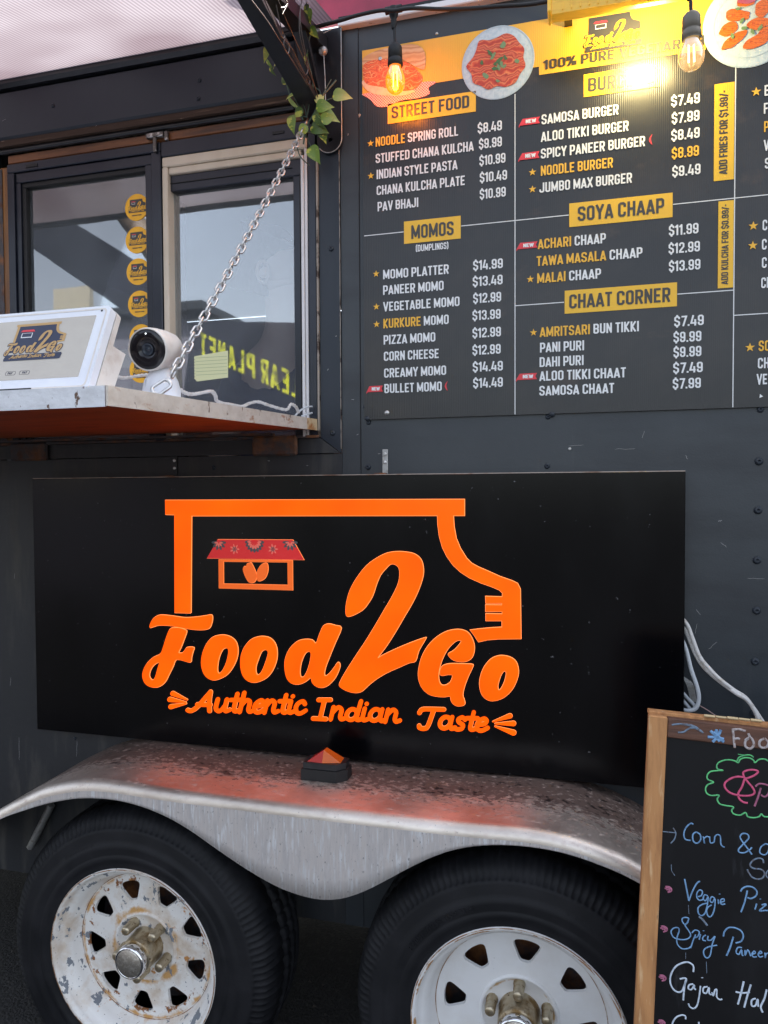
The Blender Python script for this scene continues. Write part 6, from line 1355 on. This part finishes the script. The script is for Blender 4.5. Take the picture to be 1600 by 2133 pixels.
for P, mt, r in [([(1550, 95), (1540, 55), (1490, 42), (1430, 70), (1400, 120), (1440, 155), (1520, 165), (1560, 205), (1540, 260), (1480, 275), (1420, 250), (1385, 200), (1370, 165)], ch_grey, .0012), ([(1640, 150), (1590, 190), (1580, 240), (1620, 270), (1660, 250)], ch_grey, .0011),
 ([(672, 272), (690, 360), (720, 515)], ch_blue, .0012), ([(720, 515), (760, 410), (810, 320), (845, 298)], ch_blue, .0011),
 ([(820, 470), (860, 455), (870, 410), (840, 395), (810, 430), (810, 480), (840, 510), (880, 500)], ch_blue, .0010), ([(930, 460), (895, 450), (880, 490), (905, 515), (935, 470), (925, 560), (900, 650), (860, 680), (825, 650), (825, 590), (870, 555), (930, 540)], ch_blue, .0010),
 ([(1010, 490), (975, 470), (955, 510), (980, 535), (1010, 495), (1005, 600), (975, 680), (940, 690), (918, 640), (930, 590), (975, 560)], ch_blue, .0010), ([(1045, 500), (1050, 550)], ch_blue, .0010), ([(1062, 437), (1063, 442)], ch_blue, .0013), ([(1075, 530), (1110, 520), (1110, 495), (1080, 500), (1070, 535), (1090, 555), (1125, 548)], ch_blue, .0010),
 ([(1295, 410), (1320, 375), (1370, 355), (1430, 365), (1475, 410), (1465, 460), (1410, 490), (1370, 480)], ch_blue, .0012), ([(1370, 400), (1340, 530), (1300, 640)], ch_blue, .0012), ([(1475, 545), (1455, 610)], ch_blue, .0011), ([(1515, 492), (1516, 497)], ch_blue, .0014), ([(1530, 560), (1580, 555), (1505, 625), (1570, 622), (1600, 625)], ch_blue, .0011),
 ([(715, 745), (680, 780), (648, 745), (650, 710), (690, 700), (718, 715), (700, 760), (680, 790), (720, 850), (740, 900), (700, 940), (620, 945), (550, 920), (522, 860), (550, 820), (600, 815), (612, 850), (590, 920), (590, 990), (640, 1045), (710, 1045), (745, 1020)], ch_blue, .0010),
 ([(755, 870), (790, 840), (835, 860), (820, 910), (780, 925)], ch_blue, .0010), ([(795, 890), (770, 950), (740, 1040)], ch_blue, .0010), ([(850, 885), (835, 945)], ch_blue, .0010), ([(882, 845), (883, 850)], ch_blue, .0014), ([(910, 895), (880, 915), (875, 950), (910, 960)], ch_blue, .0010), ([(935, 905), (930, 950), (970, 950), (1010, 910), (980, 1000), (960, 1110), (930, 1150), (895, 1130), (885, 1070), (930, 1030), (1035, 1008)], ch_blue, .0010),
 ([(1105, 910), (1115, 860), (1160, 815), (1230, 815), (1300, 850), (1325, 910), (1300, 965), (1240, 985)], ch_blue, .0012), ([(1215, 915), (1180, 1030), (1140, 1125)], ch_blue, .0013), ([(1310, 1035), (1265, 1035), (1245, 1085), (1275, 1110), (1305, 1060), (1310, 1110), (1325, 1125)], ch_blue, .0011), ([(1345, 1060), (1345, 1120), (1375, 1060), (1400, 1110), (1405, 1130)], ch_blue, .0010),
 ([(1425, 1110), (1460, 1095), (1445, 1075), (1420, 1110), (1440, 1140), (1475, 1135)], ch_blue, .0010), ([(1495, 1105), (1530, 1095), (1515, 1075), (1490, 1110), (1510, 1140), (1545, 1130)], ch_blue, .0010), ([(1565, 1090), (1570, 1150), (1575, 1110), (1600, 1095)], ch_blue, .0010),
 ([(770, 1305), (770, 1240), (720, 1200), (650, 1205), (570, 1250), (520, 1340), (515, 1430), (550, 1500), (600, 1530), (640, 1520), (665, 1470), (690, 1380), (620, 1383)], ch_white, .0013), ([(690, 1380), (670, 1480), (658, 1620)], ch_white, .0013),
 ([(770, 1440), (725, 1450), (715, 1490), (750, 1500), (780, 1450), (780, 1490), (800, 1500)], ch_white, .0012), ([(850, 1460), (835, 1580), (810, 1680), (770, 1712), (730, 1690), (715, 1655)], ch_white, .0012), ([(868, 1366), (869, 1372)], ch_white, .0016), ([(930, 1470), (885, 1480), (880, 1530), (915, 1540), (945, 1480), (945, 1540), (970, 1560)], ch_white, .0012), ([(975, 1530), (990, 1570), (1010, 1510), (1030, 1505), (1030, 1580), (1060, 1612), (1092, 1608)], ch_white, .0012),
 ([(1330, 1410), (1300, 1540), (1265, 1665)], ch_white, .0014), ([(1410, 1445), (1370, 1570), (1335, 1700)], ch_white, .0014), ([(1240, 1528), (1320, 1540), (1400, 1530)], ch_white, .0013), ([(1465, 1600), (1420, 1620), (1420, 1680), (1460, 1680), (1485, 1610), (1490, 1690)], ch_white, .0013), ([(1585, 1500), (1560, 1600), (1520, 1690), (1540, 1755)], ch_white, .0014),
 ([(685, 1830), (680, 1795), (640, 1785), (580, 1810), (540, 1870), (530, 1940)], ch_white, .0012), ([(830, 1860), (835, 1900)], ch_white, .0012),
 ([(715, 560), (722, 660)], ch_grey, .0004), ([(685, 1090), (685, 1160)], ch_grey, .0004), ([(915, 1190), (920, 1320)], ch_grey, .0004), ([(830, 690), (870, 720), (925, 790)], ch_grey, .0016), ([(525, 110), (530, 180), (565, 235)], ch_grey, .0005)]: chalk_stroke(w7(P), mt, r)
for (cx_, cy_) in ((490, 385), (440, 825), (425, 1370), (415, 1870)):
    for P in ([(-38, -5), (0, -15), (35, 5)], [(-30, -28), (10, -25), (38, 0), (30, 25), (-5, 35)], [(-20, 8), (10, 5), (12, 28)]): chalk_stroke(w7([(cx_+a, cy_+b) for a, b in P]), ch_pinkp, .0012)

# ================================================================== INSIDE THE TRAILER
IN = thing('interior_shelf', (-.9, 1.0, .6), 'dim kitchen shelving and boxes seen through the serving windows', 'shelving')
p = at(62, 410, -.07); q = at(101, 640, -.07); mb = MB(); mb.box(p.x, at(101, 500, -.07).x, .06, .085, 1.45, p.z); mb.build('curtain_post', cream_in, IN)
mb = MB(); a = at(220, 735, -.25); b = at(330, 768, -.25); mb.box(a.x, b.x+.1, .22, .5, b.z, a.z, .003); mb.build('shelf_board', cream_in, IN)
a = at(100, 598, -.35); b = at(214, 700, -.35); mb = MB(); mb.box(a.x, b.x, .33, .5, b.z-.1, a.z, .004); mb.build('cream_box', cream_in, IN)
a = at(245, 655, -.3); b = at(315, 735, -.3); mb = MB(); mb.box(a.x, b.x, .28, .5, b.z, a.z, .004); mb.build('dark_appliance', mat('brown_grey_metal', (.10, .09, .085), .4), IN)
mb = MB(); a = at(362, 400, -.1); mb.box(a.x, a.x+.028, .09, .11, 1.4, 2.13); mb.build('side_curtain', mat('brown_curtain', (.10, .075, .05), .8), IN)
mb = MB(); mb.box(-1.7, -.5, 1.3, 1.7, 1.2, 1.25); mb.box(-1.7, -.5, 1.3, 1.7, 1.8, 1.83); mb.build('wall_shelf', fridge_mat, IN)
# person inside behind the right window
hc = at(552, 585, -.24)
PN = thing('person', (hc.x, .3, .6), 'person with short dark hair and navy shirt seen dimly through the right window', 'person')
def skin_body(name, chain_, mt, par, sub=2):
    me = bpy.data.meshes.new(name); vs = []; es = []; rs = []
    for ch in chain_:
        last = None
        for item in ch:
            if isinstance(item, int): last = item; continue
            (x, y, z, rx, ry) = item; vs.append((x, y, z)); rs.append((rx, ry)); i = len(vs)-1
            if last is not None: es.append((last, i))
            last = i
    me.from_pydata(vs, es, []); o = bpy.data.objects.new(name, me); COL.objects.link(o)
    sk = o.modifiers.new('skin', 'SKIN'); 
    for i, r in enumerate(rs): me.skin_vertices[0].data[i].radius = r
    me.skin_vertices[0].data[0].use_root = True
    sk.use_smooth_shade = True; ss = o.modifiers.new('sub', 'SUBSURF'); ss.levels = sub; ss.render_levels = sub
    dg = bpy.context.evaluated_depsgraph_get(); me2 = bpy.data.meshes.new_from_object(o.evaluated_get(dg)); bpy.data.objects.remove(o)
    me2.materials.clear(); me2.materials.append(mt)
    for pl_ in me2.polygons: pl_.use_smooth = True
    no = bpy.data.objects.new(name, me2); COL.objects.link(no); no.parent = par; no.location = -WO[par.name]; WO[no.name] = Vector((0, 0, 0)); return no
hx, hy, hz = hc.x+.03, .27, hc.z+.02
# 0 pelvis 1 belly 2 chest 3 neck base 4 neck 5 head low 6 head mid 7 head top
body = [[(hx-.04, .34, hz-.72, .15, .11), (hx-.03, .34, hz-.55, .145, .105), (hx-.02, .34, hz-.36, .155, .11), (hx-.005, .32, hz-.215, .09, .07), (hx+.005, .30, hz-.16, .055, .055), (hx+.02, hy, hz-.07, .060, .062), (hx+.012, hy, hz+.0, .082, .072), (hx+.0, hy, hz+.06, .075, .070), (hx-.005, hy, hz+.10, .035, .035)],
        [3, (hx-.14, .33, hz-.27, .055, .055), (hx-.20, .30, hz-.50, .045, .045), (hx-.12, .18, hz-.66, .034, .034), (hx-.05, .15, hz-.68, .022, .026)],
        [3, (hx+.14, .33, hz-.27, .055, .055), (hx+.20, .30, hz-.50, .045, .045), (hx+.12, .18, hz-.66, .034, .034), (hx+.07, .15, hz-.68, .022, .026)],
        [0, (hx-.08, .34, hz-.95, .08, .08), (hx-.08, .33, hz-1.2, .055, .055)], [0, (hx+.08, .34, hz-.95, .08, .08), (hx+.08, .33, hz-1.2, .055, .055)],
        [5, (hx+.075, hy-.01, hz-.055, .022, .026)], [6, (hx+.098, hy-.01, hz-.01, .010, .010)]]
bo = skin_body('body', body, person_skin, PN)
sh_ = [[(hx-.04, .34, hz-.74, .160, .12), (hx-.03, .34, hz-.55, .155, .115), (hx-.02, .34, hz-.36, .165, .12), (hx-.005, .325, hz-.225, .09, .078)],
       [3, (hx-.145, .33, hz-.275, .066, .066), (hx-.19, .31, hz-.42, .058, .058)], [3, (hx+.145, .33, hz-.275, .066, .066), (hx+.19, .31, hz-.42, .058, .058)]]
skin_body('shirt', sh_, shirt_mat, PN)
ha = [[(hx-.035, hy+.02, hz+.035, .085, .080), (hx-.01, hy+.01, hz+.085, .082, .074), (hx+.04, hy+.005, hz+.095, .045, .06)], [0, (hx-.055, hy+.03, hz-.03, .05, .055)]]
skin_body('hair', ha, hair_mat, PN)
m = MB(); ec = Vector((hx-.012, hy-.080, hz-.012))
m.ring([ec+Vector((math.cos(t)*.017, -.004*math.sin(t), math.sin(t)*.028)) for t in np.linspace(0, 2*PI, 18, False)], .0048, 8); m.lathe([(-.004, .015), (.002, .010), (.001, 0)], ec, Vector((0, -1, 0)), 14); m.build('ear', person_skin, PN)
m = MB(); m.lathe([(-.008, .010), (.0, .009), (.004, .005), (.005, 0)], (hx+.070, hy-.045, hz+.008), Vector((.75, -.65, 0)), 12); m.build('eye', txt_white, PN)

# ================================================================== BEHIND THE CAMERA (mirrored in the glass)
def mir(px, py, L): v = at(px, py, -L); return Vector((v.x, -L, v.z))
# wooden building
FB = thing('wooden_building', (-6.0, -7.0, 0), 'grey weathered board building across the yard, mirrored in the left window', 'building')
xx = -11.0
while xx < -5.0:
    mb = MB(); mb.box(xx, xx+.29, -7.02-random.uniform(0, .012), -7.0, 0, 3.75); mb.build('plank', fence_mat, FB); xx += .3
mb = MB(); mb.box(-11.2, -4.8, -9.5, -7.05, 0, 3.7); mb.build('core', inside_mat, FB); mb = MB(); mb.box(-11.3, -4.7, -9.6, -6.8, 3.76, 3.86); mb.build('roof_slab', black_metal, FB)
a = mir(120, 600, 6.9); mb = MB(); mb.box(a.x-.1, a.x+.5, -6.98, -6.9, 1.6, a.z); mb.build('shutter_frame', cream_in, FB)
# navy canopy (market tent roof) with yellow lettering on its valance
TN = thing('navy_canopy', (-3.2, -3.6, 0), 'navy market canopy with yellow lettering standing across from the trailer', 'canopy')
c1, c2, c3, c4 = mir(40, 395, 3.4), mir(360, 590, 3.4), mir(360, 720, 3.4), mir(40, 500, 3.4)
mb = MB(); mb.prism([c1, c2, c3, c4], (0, -.03, 0)); mb.build('roof_slope', navy, TN)
d1, d2, d3, d4 = mir(395, 665, 3.4), mir(640, 672, 3.4), mir(640, 960, 3.4), mir(370, 900, 3.4)
mb = MB(); mb.prism([d1, d2, d3, d4], (0, -.03, 0)); mb.build('banner', navy, TN)
mb = MB(); mb.tube([(c1.x, -3.45, 0), (c1.x, -3.45, c1.z)], .03, 8); mb.tube([(d2.x+.02, -3.45, 0), (d2.x+.02, -3.45, d2.z)], .03, 8); mb.tube([(d1.x, -3.45, 0), (d1.x, -3.45, d1.z)], .03, 8); mb.build('pole', black_metal, TN)
# text reads from the trailer side, so along -x
t0 = mir(640, 838, 3.4); t1 = mir(413, 738, 3.4); uu = (t1-t0); Lt = uu.length; uu = uu.normalized(); vv = Vector((0, 0, 1))
m = MB(); put_text(m, 'CLEAR PLANET', lambda u, v, w: t0+uu*u+vv*v+Vector((0, .004+w, 0)), 0, 0, .18, Lt, .09, .16); m.build('banner_text', banner_yel, TN)
# umbrella beam
mb = MB(); e1, e2 = mir(185, 340, 2.6), mir(345, 560, 2.6); mb.tube([e1+(e1-e2)*.6, e2], .075, 6); tag(mb.build('timber_beam', mat('brown_beam', (.12, .085, .06), .6)), 'slanted brown timber beam across the yard, mirrored in the left window', 'beam')
